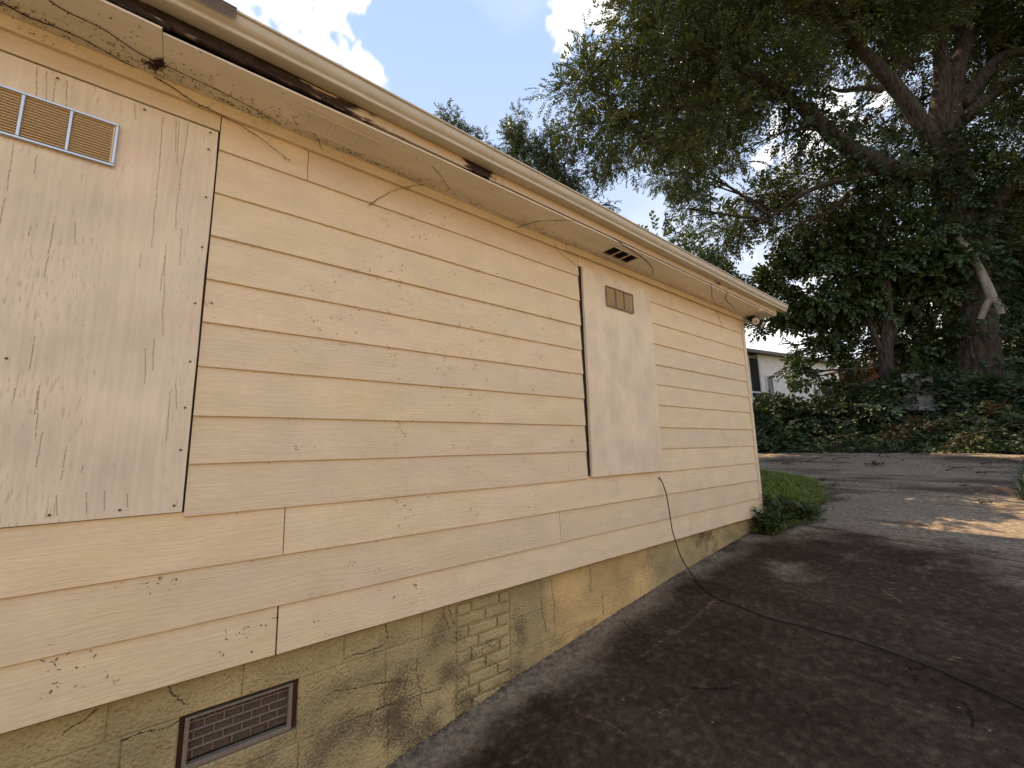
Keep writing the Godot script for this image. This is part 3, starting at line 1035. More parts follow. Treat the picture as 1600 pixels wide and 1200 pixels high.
	for k in 14:
		var z := lerpf(a0.z + 0.016, b0.z - 0.018, k / 13.0)
		for s in 3:
			var xa := lerpf(a0.x, b0.x - 0.010, s / 3.0) + 0.0103
			var xb := lerpf(a0.x, b0.x - 0.010, (s + 1) / 3.0) - 0.0003
			quad(v, Vector3(xa, 3.1915, z - 0.0035), Vector3(xb, 3.1915, z - 0.0035), Vector3(xb, 3.1945, z + 0.0035), Vector3(xa, 3.1945, z + 0.0035))
	put(v, "soffit_vent", M.soffit, H).set_meta("label", "louvred soffit vent painted over in cream")
	var n := thing_part(H, "soffit_vent", "open soffit vent with three dark holes")
	var fr := begin()
	box(fr, Vector3(2.628, 3.1885, 0.103), Vector3(2.990, 3.1943, 0.1128))
	box(fr, Vector3(2.628, 3.1885, 0.2422), Vector3(2.990, 3.1943, 0.252))
	for s in 4:
		var x := 2.628 + s * 0.1158
		box(fr, Vector3(x, 3.1885, 0.1130), Vector3(x + 0.0115, 3.1943, 0.242))
	put(fr, "vent_frame", M.soffit, n)
	var wires := begin()
	for k in 9:
		var z := 0.122 + k * 0.0142
		box(wires, Vector3(2.64, 3.1893, z), Vector3(2.978, 3.1903, z + 0.0022))
	put(wires, "vent_wire", M.rust, n)

func thing_part(parent: Node, called: String, label: String) -> Node3D:
	var n := Node3D.new()
	n.name = called
	parent.add_child(n, true)
	n.set_meta("label", label)
	return n

func build_foundation(H: Node3D) -> void:
	var F := Node3D.new()
	F.name = "foundation"
	H.add_child(F)
	var st := begin()
	box(st, Vector3(-6.5, -1.4, -0.40), Vector3(0.088, 0.735, -0.0335), 0.0, true)
	box(st, Vector3(0.508, -1.4, -0.40), Vector3(5.49, 0.735, -0.0335), 0.0, true)
	box(st, Vector3(0.0882, -1.4, -0.40), Vector3(0.5078, 0.388, -0.0335), 0.0, true)
	box(st, Vector3(0.0882, 0.592, -0.40), Vector3(0.5078, 0.735, -0.0335), 0.0, true)
	put(st, "foundation_core", M.foundation, F)
	# blocks
	var blocks := []
	for c in [[0.592, 0.734, [-1.0, -0.55, -0.12, 0.29, 0.70, 1.11, 1.318]], [0.332, 0.590, [-1.0, -0.52, -0.075, 0.087]], [0.332, 0.590, [0.509, 0.91, 1.318]], [0.072, 0.330, [-1.0, -0.72, -0.30, 0.11, 0.52, 0.93, 1.318]], [-0.38, 0.070, [-1.0, -0.5, -0.1, 0.3, 0.7, 1.1, 1.318]], [0.332, 0.387, [0.089, 0.507]]]:
		for k in c[2].size() - 1: blocks.append([c[2][k], c[2][k + 1], c[0], c[1]])
	for c in [[0.527, 0.734, [1.712, 1.98, 2.467, 2.80, 3.22, 3.63, 4.04, 4.12, 4.46, 4.9, 5.30, 5.49]], [0.322, 0.525, [1.712, 2.10, 2.604, 3.0, 3.42, 3.83, 4.10, 4.48, 4.9, 5.3, 5.49]], [0.10, 0.320, [1.712, 1.98, 2.39, 2.80, 3.3, 4.0, 5.49]]]:
		for k in c[2].size() - 1: blocks.append([c[2][k], c[2][k + 1], c[0], c[1]])
	for b in blocks:
		var s := begin()
		var dz := rng.randf_range(-0.0012, 0.0016)
		box(s, Vector3(b[0] + 0.0012, b[2] + 0.0008, -0.08), Vector3(b[1] - 0.0012, b[3] - 0.0008, -0.028 + dz), 0.0036, true)
		put(s, "block", M.foundation, F)
	# brick pier
	var y := 0.06
	var row := 0
	while y < 0.72:
		var x := 1.322
		var first: float = [0.20, 0.10, 0.15, 0.08][row % 4]
		var k := 0
		while x < 1.70:
			var wdt: float = first if k == 0 else 0.205
			var x2 := minf(x + wdt, 1.706)
			if 1.706 - x2 < 0.03: x2 = 1.706
			var s := begin()
			box(s, Vector3(x + 0.006, y + 0.0062, -0.09), Vector3(x2 - 0.006, minf(y + 0.0588, 0.731), -0.0165 + rng.randf_range(-0.006, 0.002)), 0.006, true)
			put(s, "brick", M.foundation, F)
			x = x2
			k += 1
		y += 0.065
		row += 1
	# crawl-space vent, rusty frame let into the wall, flat bars over a closed damper
	var V := thing_part(H, "foundation_vent", "grey metal crawl space vent set crooked in the foundation")
	st = begin()
	box(st, Vector3(0.089, 0.389, -0.16), Vector3(0.507, 0.591, -0.12))
	put(st, "vent_recess", M.damper, V)
	st = begin()
	var x0 := 0.106
	var x1 := 0.486
	var y0 := 0.391
	var y1 := 0.578
	box(st, Vector3(x0, y0, -0.06), Vector3(x1, y0 + 0.018, -0.034), 0.002)
	box(st, Vector3(x0, y1 - 0.008, -0.06), Vector3(x1, y1, -0.034), 0.002)
	box(st, Vector3(x0, y0 + 0.0182, -0.06), Vector3(x0 + 0.016, y1 - 0.0082, -0.034), 0.002)
	box(st, Vector3(x1 - 0.016, y0 + 0.0182, -0.06), Vector3(x1, y1 - 0.0082, -0.034), 0.002)
	put(st, "vent_frame", M.metal_grey, V)
	st = begin()
	box(st, Vector3(x1 + 0.002, y0, -0.11), Vector3(0.5068, 0.5905, -0.05))
	box(st, Vector3(0.0892, y0, -0.11), Vector3(x0 - 0.002, 0.5905, -0.05))
	put(st, "vent_surround", M.rust, V)
	st = begin()
	box(st, Vector3(x0 + 0.016, y0 + 0.026, -0.066), Vector3(x1 - 0.016, y1 - 0.009, -0.060))
	put(st, "damper", M.damper, V)
	for k in 4:
		var yy := lerpf(y0 + 0.03, y1 - 0.012, (k + 0.9) / 4.4)
		var b := begin()
		box(b, Vector3(x0 + 0.0165, yy, -0.058), Vector3(x1 - 0.0165, yy + 0.005, -0.049), 0.001)
		put(b, "vent_bar", M.metal_grey, V)
	for r in 5:
		for k in 5:
			var xx := lerpf(x0 + 0.03, x1 - 0.05, (k + 0.5 * (r % 2)) / 4.6)
			var ya := lerpf(y0 + 0.03, y1 - 0.012, (r - 0.1) / 4.4) + 0.005
			var yb := minf(lerpf(y0 + 0.03, y1 - 0.012, (r + 0.9) / 4.4), y1 - 0.009)
			var b := begin()
			box(b, Vector3(xx, maxf(ya, y0 + 0.02), -0.0575), Vector3(xx + 0.0045, yb, -0.0515), 0.001)
			put(b, "vent_bar", M.metal_grey, V)
	# loose crumbs of mortar and dirt along the foot of the wall
	st = begin()
	for k in 900:
		var x := rng.randf_range(0.3, 5.2)
		var p := Vector3(x, g(x) + 0.003, -0.026 + absf(rng.randfn()) * 0.022)
		var r := rng.randf_range(0.002, 0.0055)
		crumb(st, p, r)
	put(st, "mortar_crumbs", M.soil, F, "stuff")

func crumb(st: SurfaceTool, p: Vector3, r: float) -> void:
	var v := []
	for q in [Vector3(1, 0, 0), Vector3(-0.6, 0, 0.9), Vector3(-0.6, 0, -0.9), Vector3(0, 1, 0)]:
		v.append(p + q * r * rng.randf_range(0.6, 1.2))
	for f in [[0, 1, 3], [1, 2, 3], [2, 0, 3]]:
		for i in f: st.add_vertex(v[i])

# ---------------------------------------------------------------- what the dead creeper left on the wall
func bit(st: SurfaceTool, p: Vector3, n: Vector3, r: float) -> void:
	var a := n.cross(Vector3(0.3, 0.8, 0.5)).normalized()
	var b := n.cross(a)
	var t := rng.randf() * TAU
	var d := (a * cos(t) + b * sin(t))
	var e := n.cross(d)
	var l := r * rng.randf_range(0.8, 2.2)
	var wd := r * rng.randf_range(0.25, 0.5)
	var h := n * r * 0.35
	quad(st, p - d * l, p + e * wd + h, p + d * l, p - e * wd + h)

func build_residue(H: Node3D) -> void:
	var st := begin()
	# trails on the siding in picture units: x, y from, y to, spread, how many
	for t in [[615, 330, 600, 14, 34], [630, 560, 900, 8, 26], [700, 420, 640, 12, 26], [735, 600, 860, 10, 22], [750, 420, 640, 10, 22], [830, 600, 840, 5, 22], [520, 440, 560, 30, 14], [560, 400, 470, 30, 12], [655, 330, 380, 20, 14], [780, 400, 520, 16, 14], [310, 470, 500, 14, 5], [480, 690, 700, 10, 3], [100, 1010, 1090, 40, 16], [380, 975, 1020, 18, 10], [470, 910, 1000, 40, 5], [650, 900, 960, 20, 9], [890, 560, 740, 4, 8], [860, 420, 560, 16, 12], [1090, 520, 700, 20, 9], [1155, 560, 700, 4, 10], [240, 905, 925, 30, 8], [960, 750, 770, 4, 5], [700, 760, 800, 30, 7], [570, 840, 900, 40, 6]]:
		for k in t[4]:
			var w := W(t[0] + rng.randfn() * t[3], rng.randf_range(t[1], t[2]), 0.018)
			if w.x > 5.48 or w.y < 0.745: continue
			if w.x > 2.44 and w.x < 3.46 and w.y > 1.35: continue
			for q in rng.randi_range(1, 4):
				var p := w + Vector3(rng.randfn() * 0.008, rng.randfn() * 0.008, 0)
				p.z = siding_z(p.y) + 0.0006
				bit(st, p, Vector3.BACK, rng.randf_range(0.0022, 0.005))
	# along every lap of the boards a few shreds
	for k in 130:
		var i := rng.randi_range(2, 11)
		var x := rng.randf_range(0.2, 2.4)
		if rng.randf() < 0.3: x = rng.randf_range(3.5, 5.4)
		bit(st, Vector3(x, ROWS[i] + Y0 - 0.006, 0.0135), Vector3(0, 0.2, 1).normalized(), rng.randf_range(0.002, 0.0045))
	# chips out of the corner board near its foot
	for k in 60:
		bit(st, Vector3(5.56 - absf(rng.randfn()) * 0.012, 0.7 + absf(rng.randfn()) * 0.35, 0.0325), Vector3.BACK, rng.randf_range(0.003, 0.008))
	# frieze
	for k in 170:
		var x := pow(rng.randf(), 1.3) * 6.0 - 0.7
		bit(st, Vector3(minf(x, 5.4), rng.randf_range(3.145, 3.193), 0.0325 if x < 2.30 else 0.0415), Vector3.BACK, rng.randf_range(0.0015, 0.004))
	# soffit: thick along its inner edge, thinner outwards
	for k in 2700:
		var x := rng.randf_range(-0.75, 5.4)
		if x > 0.9 and rng.randf() < 0.45: continue
		var z := 0.042 + absf(rng.randfn()) * (0.032 if x > 0.5 else 0.055)
		if rng.randf() < 0.12: z = rng.randf_range(0.05, 0.29)
		if z > 0.295: continue
		bit(st, Vector3(x, 3.1944, z), Vector3.DOWN, rng.randf_range(0.0015, 0.0055))
	# the dense nest of roots by the sheet joint
	for k in 150:
		var p := S(244 + rng.randfn() * 7.0, 101 + rng.randfn() * 4.0, 3.1944)
		bit(st, p, Vector3.DOWN, rng.randf_range(0.003, 0.008))
	put(st, "creeper_residue", M.vine, H, "stuff")

func vine(px: Array, label: String, r := 0.0028) -> void:
	# px: [x, y, plane] with plane "s" under the soffit, else distance from the wall
	var pts := []
	for p in px:
		pts.append(S(p[0], p[1], 3.1935) if p[2] is String else W(p[0], p[1], p[2]))
	var path := smooth_path(pts, 5)
	for i in path.size(): path[i] += Vector3(rng.randfn(), rng.randfn() * 0.3, rng.randfn() * 0.4) * 0.0018
	var st := begin()
	tube(st, path, taper(path.size(), r * 0.7, r * 0.35), 5, 0.15)
	var k := 2
	while k < path.size() - 1:       # short side roots
		var d := Vector3(rng.randfn(), 0.0, rng.randfn()).normalized() * rng.randf_range(0.006, 0.02)
		if not (px[0][2] is String): d = Vector3(d.x, d.z, 0)
		tube(st, [path[k], path[k] + d], [r * 0.6, r * 0.2], 4)
		k += rng.randi_range(1, 3)
	var o := thing("dead_vine", label, "vine", pts[0], "dead vine stems left under the eave")
	put(st, "stem", M.vine, o)

func build_vines() -> void:
	vine([[-30, -12, "s"], [10, 8, "s"], [47, 28, "s"], [100, 48, "s"], [150, 73, "s"], [245, 124, "s"]], "long bare vine stem crossing the soffit towards the first sheet joint", 0.0036)
	vine([[75, 0, "s"], [107, 20, "s"], [160, 45, "s"], [212, 80, "s"], [252, 100, "s"], [275, 110, "s"], [350, 146, "s"], [400, 172, "s"], [440, 195, "s"]], "thin vine stem running along the soffit past the sheet joint to the painted vent", 0.0028)
	vine([[240, 119, 0.038], [275, 140, 0.037], [305, 160, 0.036], [350, 182, 0.036], [400, 211, 0.036], [435, 237, 0.030], [454, 252, 0.028]], "dark vine stem crossing the frieze board and ending on the top siding course", 0.0034)
	vine([[-20, 10, "s"], [60, 50, "s"], [110, 76, "s"], [160, 102, 0.036]], "short vine stem leaving the soffit above the large louvre", 0.0024)
	vine([[489, 205, "s"], [497, 218, "s"], [504, 236, 0.045]], "short thick vine stub hanging beside the painted soffit vent", 0.0032)
	vine([[576, 321, 0.024], [595, 309, 0.027], [612, 299, 0.036], [640, 291, 0.038], [672, 287, 0.040]], "forked vine tendril lying over the frieze between the two boarded windows", 0.0030)
	vine([[675, 260, "s"], [690, 276, "s"], [702, 297, "s"]], "single vine tendril stuck to bare soffit below the gutter connector", 0.0024)
	vine([[808, 356, 0.036], [840, 346, "s"], [875, 344, "s"], [898, 345, "s"]], "arched vine tendril on the soffit before the open vent", 0.0034)
	vine([[960, 372, "s"], [980, 387, "s"], [1000, 400, "s"], [1018, 417, "s"], [1020, 430, "s"]], "knotty vine tendril passing the open soffit vent", 0.0050)
	vine([[866, 380, 0.046], [875, 395, 0.022], [895, 410, 0.022], [902, 418, 0.022]], "hair thin vine tendril reaching the top of the cleaner plywood sheet", 0.0020)
	vine([[1118, 484, 0.026], [1124, 498, 0.022], [1128, 511, 0.022]], "faint vine tendril on the siding near the corner board", 0.0028)
	vine([[1111, 443, "s"], [1113, 468, "s"]], "straight vine tendril on the far soffit close to the flood light", 0.0032)
	vine([[1137, 456, "s"], [1134, 468, "s"], [1144, 478, "s"], [1152, 482, "s"]], "curled vine tendril on the far soffit close to the flood light", 0.0042)

# ---------------------------------------------------------------- small things by the house
func build_flood_light() -> void:
	var at := Vector3(5.62, 3.195, 0.10)
	var L := thing("flood_light", "twin head dark flood light under the far end of the eave", "light", at)
	var st := begin()
	tube(st, [at, at - Vector3(0, 0.03, 0)], [0.055, 0.05], 12)
	put(st, "base_plate", M.lamp_dark, L)
	for h in [[Vector3(-0.055, -0.085, 0.05), Vector3(-0.62, -0.25, 0.74)], [Vector3(0.06, -0.11, 0.07), Vector3(0.1, -0.5, 0.86)]]:
		var c: Vector3 = at + h[0]
		var d: Vector3 = h[1].normalized()
		var s := begin()
		tube(s, [at - Vector3(0, 0.025, 0), c - d * 0.05], [0.014, 0.014], 8)
		tube(s, [c - d * 0.085, c - d * 0.07, c - d * 0.03, c + d * 0.03, c + d * 0.036], [0.02, 0.034, 0.040, 0.056, 0.056], 14)
		put(s, "lamp_head", M.lamp_dark, L)
		var l := begin()
		tube(l, [c + d * 0.0365, c + d * 0.044, c + d * 0.048], [0.050, 0.040, 0.012], 14)
		put(l, "lens", M.lens, L)
	var c2 := Vector3(5.42, 3.195, 0.27)
	var j := thing("junction_box", "small round cover plate under the eave beside the flood light", "cover plate", c2)
	st = begin()
	tube(st, [c2, c2 - Vector3(0, 0.012, 0), c2 - Vector3(0, 0.022, 0)], [0.05, 0.048, 0.03], 12)
	put(st, "cover", M.trim, j)

func build_cable() -> void:
	var pts := [W(1030, 747, 0.012), W(1033, 750, 0.035), W(1036, 757, 0.05), W(1041, 772, 0.06), W(1046, 800, 0.085), W(1050, 826, 0.12), W(1055, 844, 0.155), W(1064, 870, 0.22)]
	for p in [[1076, 894], [1098, 918], [1120, 934], [1140, 942], [1160, 949], [1200, 965], [1250, 977], [1300, 990], [1350, 1004], [1400, 1022], [1450, 1040], [1500, 1061], [1550, 1083], [1600, 1108], [1660, 1142], [1720, 1180]]:
		pts.append(G(p[0], p[1], 0.007))
	pts[8].y = maxf(pts[8].y, g(pts[8].x) + 0.03)
	var path := smooth_path(pts, 6)
	for i in range(54, path.size()): path[i].y = g(path[i].x) + 0.007
	var st := begin()
	tube(st, path, taper(path.size(), 0.0048, 0.0048), 7)
	var o := thing("cable", "black cable leaving the siding below the cleaner plywood and trailing over the concrete", "cable", pts[0])
	put(st, "cord", M.cable, o)
	st = begin()
	tube(st, [W(1030, 747, 0.0), W(1030, 747, 0.02)], [0.009, 0.008], 8)
	put(st, "grommet", M.dark, o)

# ---------------------------------------------------------------- ground
func ground_y(x: float, z: float) -> float:
	var y := g(x) - 0.07
	if x > 12.6:
		y += 0.25 * sin(x * 0.9 + z * 0.5) * clampf((x - 12.6) * 0.3, 0, 1)
	return y

func uv2_quad(st: SurfaceTool, p: Array, uvs: Array) -> void:
	for k in [0, 1, 2, 0, 2, 3]:
		st.set_uv(uvs[k])
		st.set_uv2(Vector2(p[k].x * 1.15 + p[k].z * 0.31, p[k].z * 1.15 - p[k].x * 0.31))
		st.add_vertex(p[k])

func build_ground() -> void:
	var xs := [-400.0, -120.0, -40.0, -14.0]
	var x := -10.0
	while x < 30.0:
		xs.append(x)
		x += 1.0
	xs.append_array([34.0, 45.0, 60.0, 120.0, 400.0])
	var zs := [-400.0, -120.0, -50.0, -30.0]
	var z := -20.0
	while z < 12.0:
		zs.append(z)
		z += 1.0
	zs.append_array([16.0, 24.0, 40.0, 100.0, 400.0])
	var st := begin()
	st.set_smooth_group(3)
	for i in xs.size() - 1:
		for k in zs.size() - 1:
			var c := []
			for q in [[i, k], [i + 1, k], [i + 1, k + 1], [i, k + 1]]:
				c.append(Vector3(xs[q[0]], ground_y(xs[q[0]], zs[q[1]]), zs[q[1]]))
			quad(st, c[0], c[1], c[2], c[3])
	put(st, "ground", M.lawn, self, "structure")
	# driveway of three cast slabs
	var D := Node3D.new()
	D.name = "driveway"
	add_child(D)
	D.set_meta("kind", "structure")
	var wob := FastNoiseLite.new()
	wob.seed = 8
	wob.frequency = 0.35
	# joint lines across the drive: x at z = 0 and lean per metre
	var j := [[-11.0, 0.0], [5.92, -0.24], [8.02, -0.10], [12.95, -0.36]]
	for s in 3:
		var t := begin()
		t.set_smooth_group(4)
		var nz := 44
		var nx: int = [80, 12, 26][s]
		var z0 := -0.034 if s == 0 else -7.0
		var z1 := 8.0
		var grid := []
		for a in nx + 1:
			var col := []
			for b in nz + 1:
				var zz := lerpf(z0, z1, float(b) / nz)
				var e0: float = j[s][0] + j[s][1] * zz + 0.013 + 0.006 * sin(zz * 7.0 + s)
				var e1: float = j[s + 1][0] + j[s + 1][1] * zz - 0.013 + 0.006 * sin(zz * 9.0 + s)
				if s == 2: e1 += 0.16 * wob.get_noise_2d(zz * 6.0, 3.0)
				var xx := lerpf(e0, e1, float(a) / nx)
				col.append(Vector3(xx, g(xx) + wob.get_noise_2d(xx, zz) * 0.008, zz))
			grid.append(col)
		for a in nx:
			for b in nz:
				var q := [grid[a][b], grid[a + 1][b], grid[a + 1][b + 1], grid[a][b + 1]]
				var uv := []
				for v in q: uv.append(Vector2((v.x - DX0) / DW, (v.z - DZ0) / DD))
				uv2_quad(t, q, uv)
		t.set_smooth_group(-1)
		var dn := Vector3(0, -0.10, 0)
		for b in nz:
			for a in [0, nx]:
				var p: Vector3 = grid[a][b]
				var q: Vector3 = grid[a][b + 1]
				var uvp := Vector2((p.x - DX0) / DW, (p.z - DZ0) / DD)
				var uvq := Vector2((q.x - DX0) / DW, (q.z - DZ0) / DD)
				uv2_quad(t, [p, q, q + dn, p + dn], [uvp, uvq, uvq, uvp])
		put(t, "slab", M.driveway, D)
	# soil under the grass beside the house
	var bed := begin()
	var poly := PackedVector2Array([Vector2(5.15, 0.0), Vector2(5.3, 0.25), Vector2(5.7, 0.30), Vector2(6.4, 0.12), Vector2(6.9, 0.26), Vector2(7.35, 0.22), Vector2(7.7, 0.05), Vector2(8.0, 0.02), Vector2(8.7, -0.36), Vector2(9.4, -1.45), Vector2(9.6, -3.0), Vector2(9.4, -6.5), Vector2(5.55, -6.5), Vector2(5.55, 0.0)])
	var ids := Geometry2D.triangulate_polygon(poly)
	for i in ids:
		bed.add_vertex(Vector3(poly[i].x, g(poly[i].x) + 0.016, poly[i].y))
	put(bed, "soil_bed", M.soil, self, "structure")
	var xf := []
	var cols := []
	for k in 9000:
		var p := Vector2(rng.randf_range(5.2, 9.6), rng.randf_range(-3.6, 0.5))
		if not Geometry2D.is_point_in_polygon(p, poly): continue
		var at := Vector3(p.x, g(p.x) + 0.012, p.y)
		var near := 9.0
		for q in range(1, poly.size() - 4): near = minf(near, Geometry2D.get_closest_point_to_segment(p, poly[q], poly[q + 1]).distance_to(p))
		var tall := rng.randf_range(0.55, 1.2) * clampf(0.45 + near * 1.1, 0.45, 1.0)
		xf.append(Transform3D(Basis(Vector3.UP, rng.randf() * TAU).scaled(Vector3(1.0, tall, 1.0)), at))
		cols.append(green(Color(0.20, 0.25, 0.035), 0.3))
	var o := scatter(xf, cols, tuft(7, 0.15, 0.008, 4, 0.8), M.grass, "grass", self)
	tag(o, "bright green grass patch beside the far corner of the house", "grass", "", "stuff")
	# runners creeping out over the concrete
	xf = []
	cols = []
	for r in [[Vector2(6.9, 0.22), Vector2(7.35, 0.42)], [Vector2(7.2, 0.18), Vector2(7.75, 0.24)], [Vector2(6.2, 0.15), Vector2(6.6, 0.38)], [Vector2(5.6, 0.28), Vector2(6.1, 0.45)], [Vector2(8.0, 0.0), Vector2(8.3, 0.1)]]:
		for k in 34:
			var p: Vector2 = r[0].lerp(r[1], rng.randf()) + Vector2(rng.randfn(), rng.randfn()) * 0.03
			xf.append(facing(Vector3(rng.randfn(), 0.35, rng.randfn()), 0, rng.randf_range(0.5, 0.9), Vector3(p.x, g(p.x) + 0.02, p.y)))
			cols.append(green(Color(0.075, 0.11, 0.03)))
	o = scatter(xf, cols, sprig(6, 0.09, 0.035, 0.02, 9, 0.1), M.grass, "creeping_weed", self)
	tag(o, "low weed runners creeping from the grass onto the concrete", "weed", "", "stuff")
	# a grassy tuft edge at the right of the drive
	xf = []
	cols = []
	for k in 320:
		var p := Vector2(rng.randf_range(7.9, 12.5), 0.0)
		p.y = 2.02 + 0.02 * (p.x - 8.0) + absf(rng.randfn()) * 0.22 - 0.02 * (12.5 - p.x) * rng.randf()
		xf.append(Transform3D(Basis(Vector3.UP, rng.randf() * TAU).scaled(Vector3.ONE * rng.randf_range(0.7, 1.5)), Vector3(p.x, g(p.x) + 0.005, p.y)))
		cols.append(green(Color(0.05, 0.08, 0.03)))
	o = scatter(xf, cols, tuft(8, 0.15, 0.012, 14, 0.8), M.grass, "verge_weeds", self)
	tag(o, "weeds growing along the outer side of the concrete drive", "weed", "", "stuff")

func weed_plant(at: Vector3, hgt: float, rad: float, label: String, sd: int) -> void:
	rng.seed = sd
	var o := thing("corner_weed", label, "weed", at, "broadleaf weeds at the house corner")
	var st := begin()
	var xf := []
	var cols := []
	for k in int(26 * rad / 0.3):
		var a := rng.randf() * TAU
		var out := Vector3(cos(a), 0, sin(a)) * rad * sqrt(rng.randf())
		if at.x + out.x < 5.55 and at.z + out.z < 0.02: out.z = absf(out.z) * 0.5 + 0.03
		var top := at + out + Vector3(0, hgt * rng.randf_range(0.4, 1.0) * (1.0 - 0.45 * out.length() / rad), 0)
		var mid := at + out * 0.5 + Vector3(0, (top.y - at.y) * 0.6, 0)
		var path := smooth_path([at + out * 0.2, mid, top], 4)
		tube(st, path, taper(path.size(), 0.004, 0.0018), 4)
		for i in range(2, path.size()):
			for q in 3:
				var d := Vector3(rng.randfn(), rng.randfn() * 0.3 + 0.25, rng.randfn())
				xf.append(facing(d, rng.randf_range(-0.5, 0.5), rng.randf_range(0.6, 1.2), path[i]))
				cols.append(green(Color(0.06, 0.09, 0.024), 0.4))
	put(st, "stem", M.vine, o)
	scatter(xf, cols, sprig(5, 0.075, 0.045, 0.028, sd, 0.15), M.leaf, "foliage", o)

func build_litter() -> void:
	rng.seed = 600
	# sticks and curled leaves lying on the far slab
	var n := 0
	var labels := ["bent stick lying on the far slab near the grass", "dark twig flat on the far slab beside the joint", "thin twig on the far slab below the ivy bank", "long crooked stick on the far slab", "curved twig arching up beside the leaf clump", "short stick near the outer weeds", "straight twig on the far slab near the outer weeds", "small twig under the bank"]
	for s in [[1260, 721, 1287, 717], [1300, 718, 1330, 716], [1222, 724, 1240, 727], [1478, 735, 1522, 733], [1374, 712, 1392, 719], [1526, 738, 1540, 742], [1560, 720, 1590, 721], [1532, 725, 1548, 726]]:
		var a := G(s[0], s[1], 0.012)
		var b := G(s[2], s[3], 0.012)
		var m := a.lerp(b, 0.55) + Vector3(rng.randf_range(-0.1, 0.1), 0.03 + (0.12 if n == 4 else 0.0), rng.randf_range(-0.05, 0.05))
		var path := smooth_path([a, m, b], 4)
		var st := begin()
		tube(st, path, taper(path.size(), 0.010, 0.005), 5, 0.2)
		tube(st, [path[4], path[4] + Vector3(rng.randf_range(-0.2, 0.2), 0.02, rng.randf_range(-0.15, 0.15))], [0.006, 0.003], 4)
		var o := thing("stick", labels[n], "stick", a, "sticks fallen on the concrete")
		put(st, "twig", M.bark, o)
		n += 1
	# curled dead leaf clumps
	for c in [[1367, 727, 0.12, "dark clump of curled dead leaves on the far slab"], [1283, 751, 0.06, "single curled dead leaf beside the grass tip"], [1505, 759, 0.035, "small dead leaf on the middle slab"], [1537, 786, 0.05, "dead leaves lying on the joint near the outer weeds"]]:
		var at := G(c[0], c[1], 0.01)
		var st := begin()
		for k in 14:
			var p: Vector3 = at + Vector3(rng.randfn(), 0, rng.randfn()) * c[2] * 0.5 + Vector3(0, rng.randf() * c[2] * 0.6, 0)
			var d: Vector3 = Vector3(rng.randfn(), rng.randfn() * 0.5, rng.randfn()).normalized() * c[2] * 0.42
			var e: Vector3 = d.cross(Vector3(rng.randfn(), rng.randfn(), rng.randfn())).normalized() * c[2] * 0.2
			var u: Vector3 = d.cross(e).normalized() * c[2] * 0.12
			for v in [p - d, p + e + u, p + d, p - d, p + d, p - e + u]: st.add_vertex(v)
		var o := thing("dead_leaves", c[3], "leaves", at, "dead leaves on the concrete")
		put(st, "leaf", M.vine, o)
	# scattered crumbs, leaf bits and seeds over the drive
	var xf := []
	var cols := []
	var lf := begin()
	for v in [Vector3(-0.02, 0, 0), Vector3(0, 0.006, 0.011), Vector3(0.024, 0.002, 0), Vector3(-0.02, 0, 0), Vector3(0.024, 0.002, 0), Vector3(0, 0.007, -0.011)]: lf.add_vertex(v)
	lf.generate_normals()
	for k in 900:
		var x := rng.randf_range(1.0, 12.6)
		var z := rng.randf_range(0.05, 3.0) if x < 6 else rng.randf_range(-1.5, 3.0)
		if k > 500:
			x = rng.randf_range(10.5, 12.8)
			z = rng.randf_range(-3.5, 3.5)
		if x < 5.0 and rng.randf() < 0.72: continue
		xf.append(Transform3D(Basis(Vector3.UP, rng.randf() * TAU).scaled(Vector3.ONE * rng.randf_range(0.25, 0.7) * (1.8 if x > 9.0 else 0.8)), Vector3(x, g(x) + 0.004, z)))
		cols.append(Color(0.045, 0.03, 0.02) if rng.randf() < 0.75 else Color(0.25, 0.21, 0.15))
	var o2 := scatter(xf, cols, lf.commit(), M.litter, "leaf_litter", self)
	tag(o2, "scattered leaf bits and seeds over the concrete drive", "litter", "", "stuff")

# ---------------------------------------------------------------- trees
func near_clumps(list: Array) -> Array:
	var out := []
	for c in list: out.append([far_at(c[0], c[1], c[2]), c[3]])
	return out

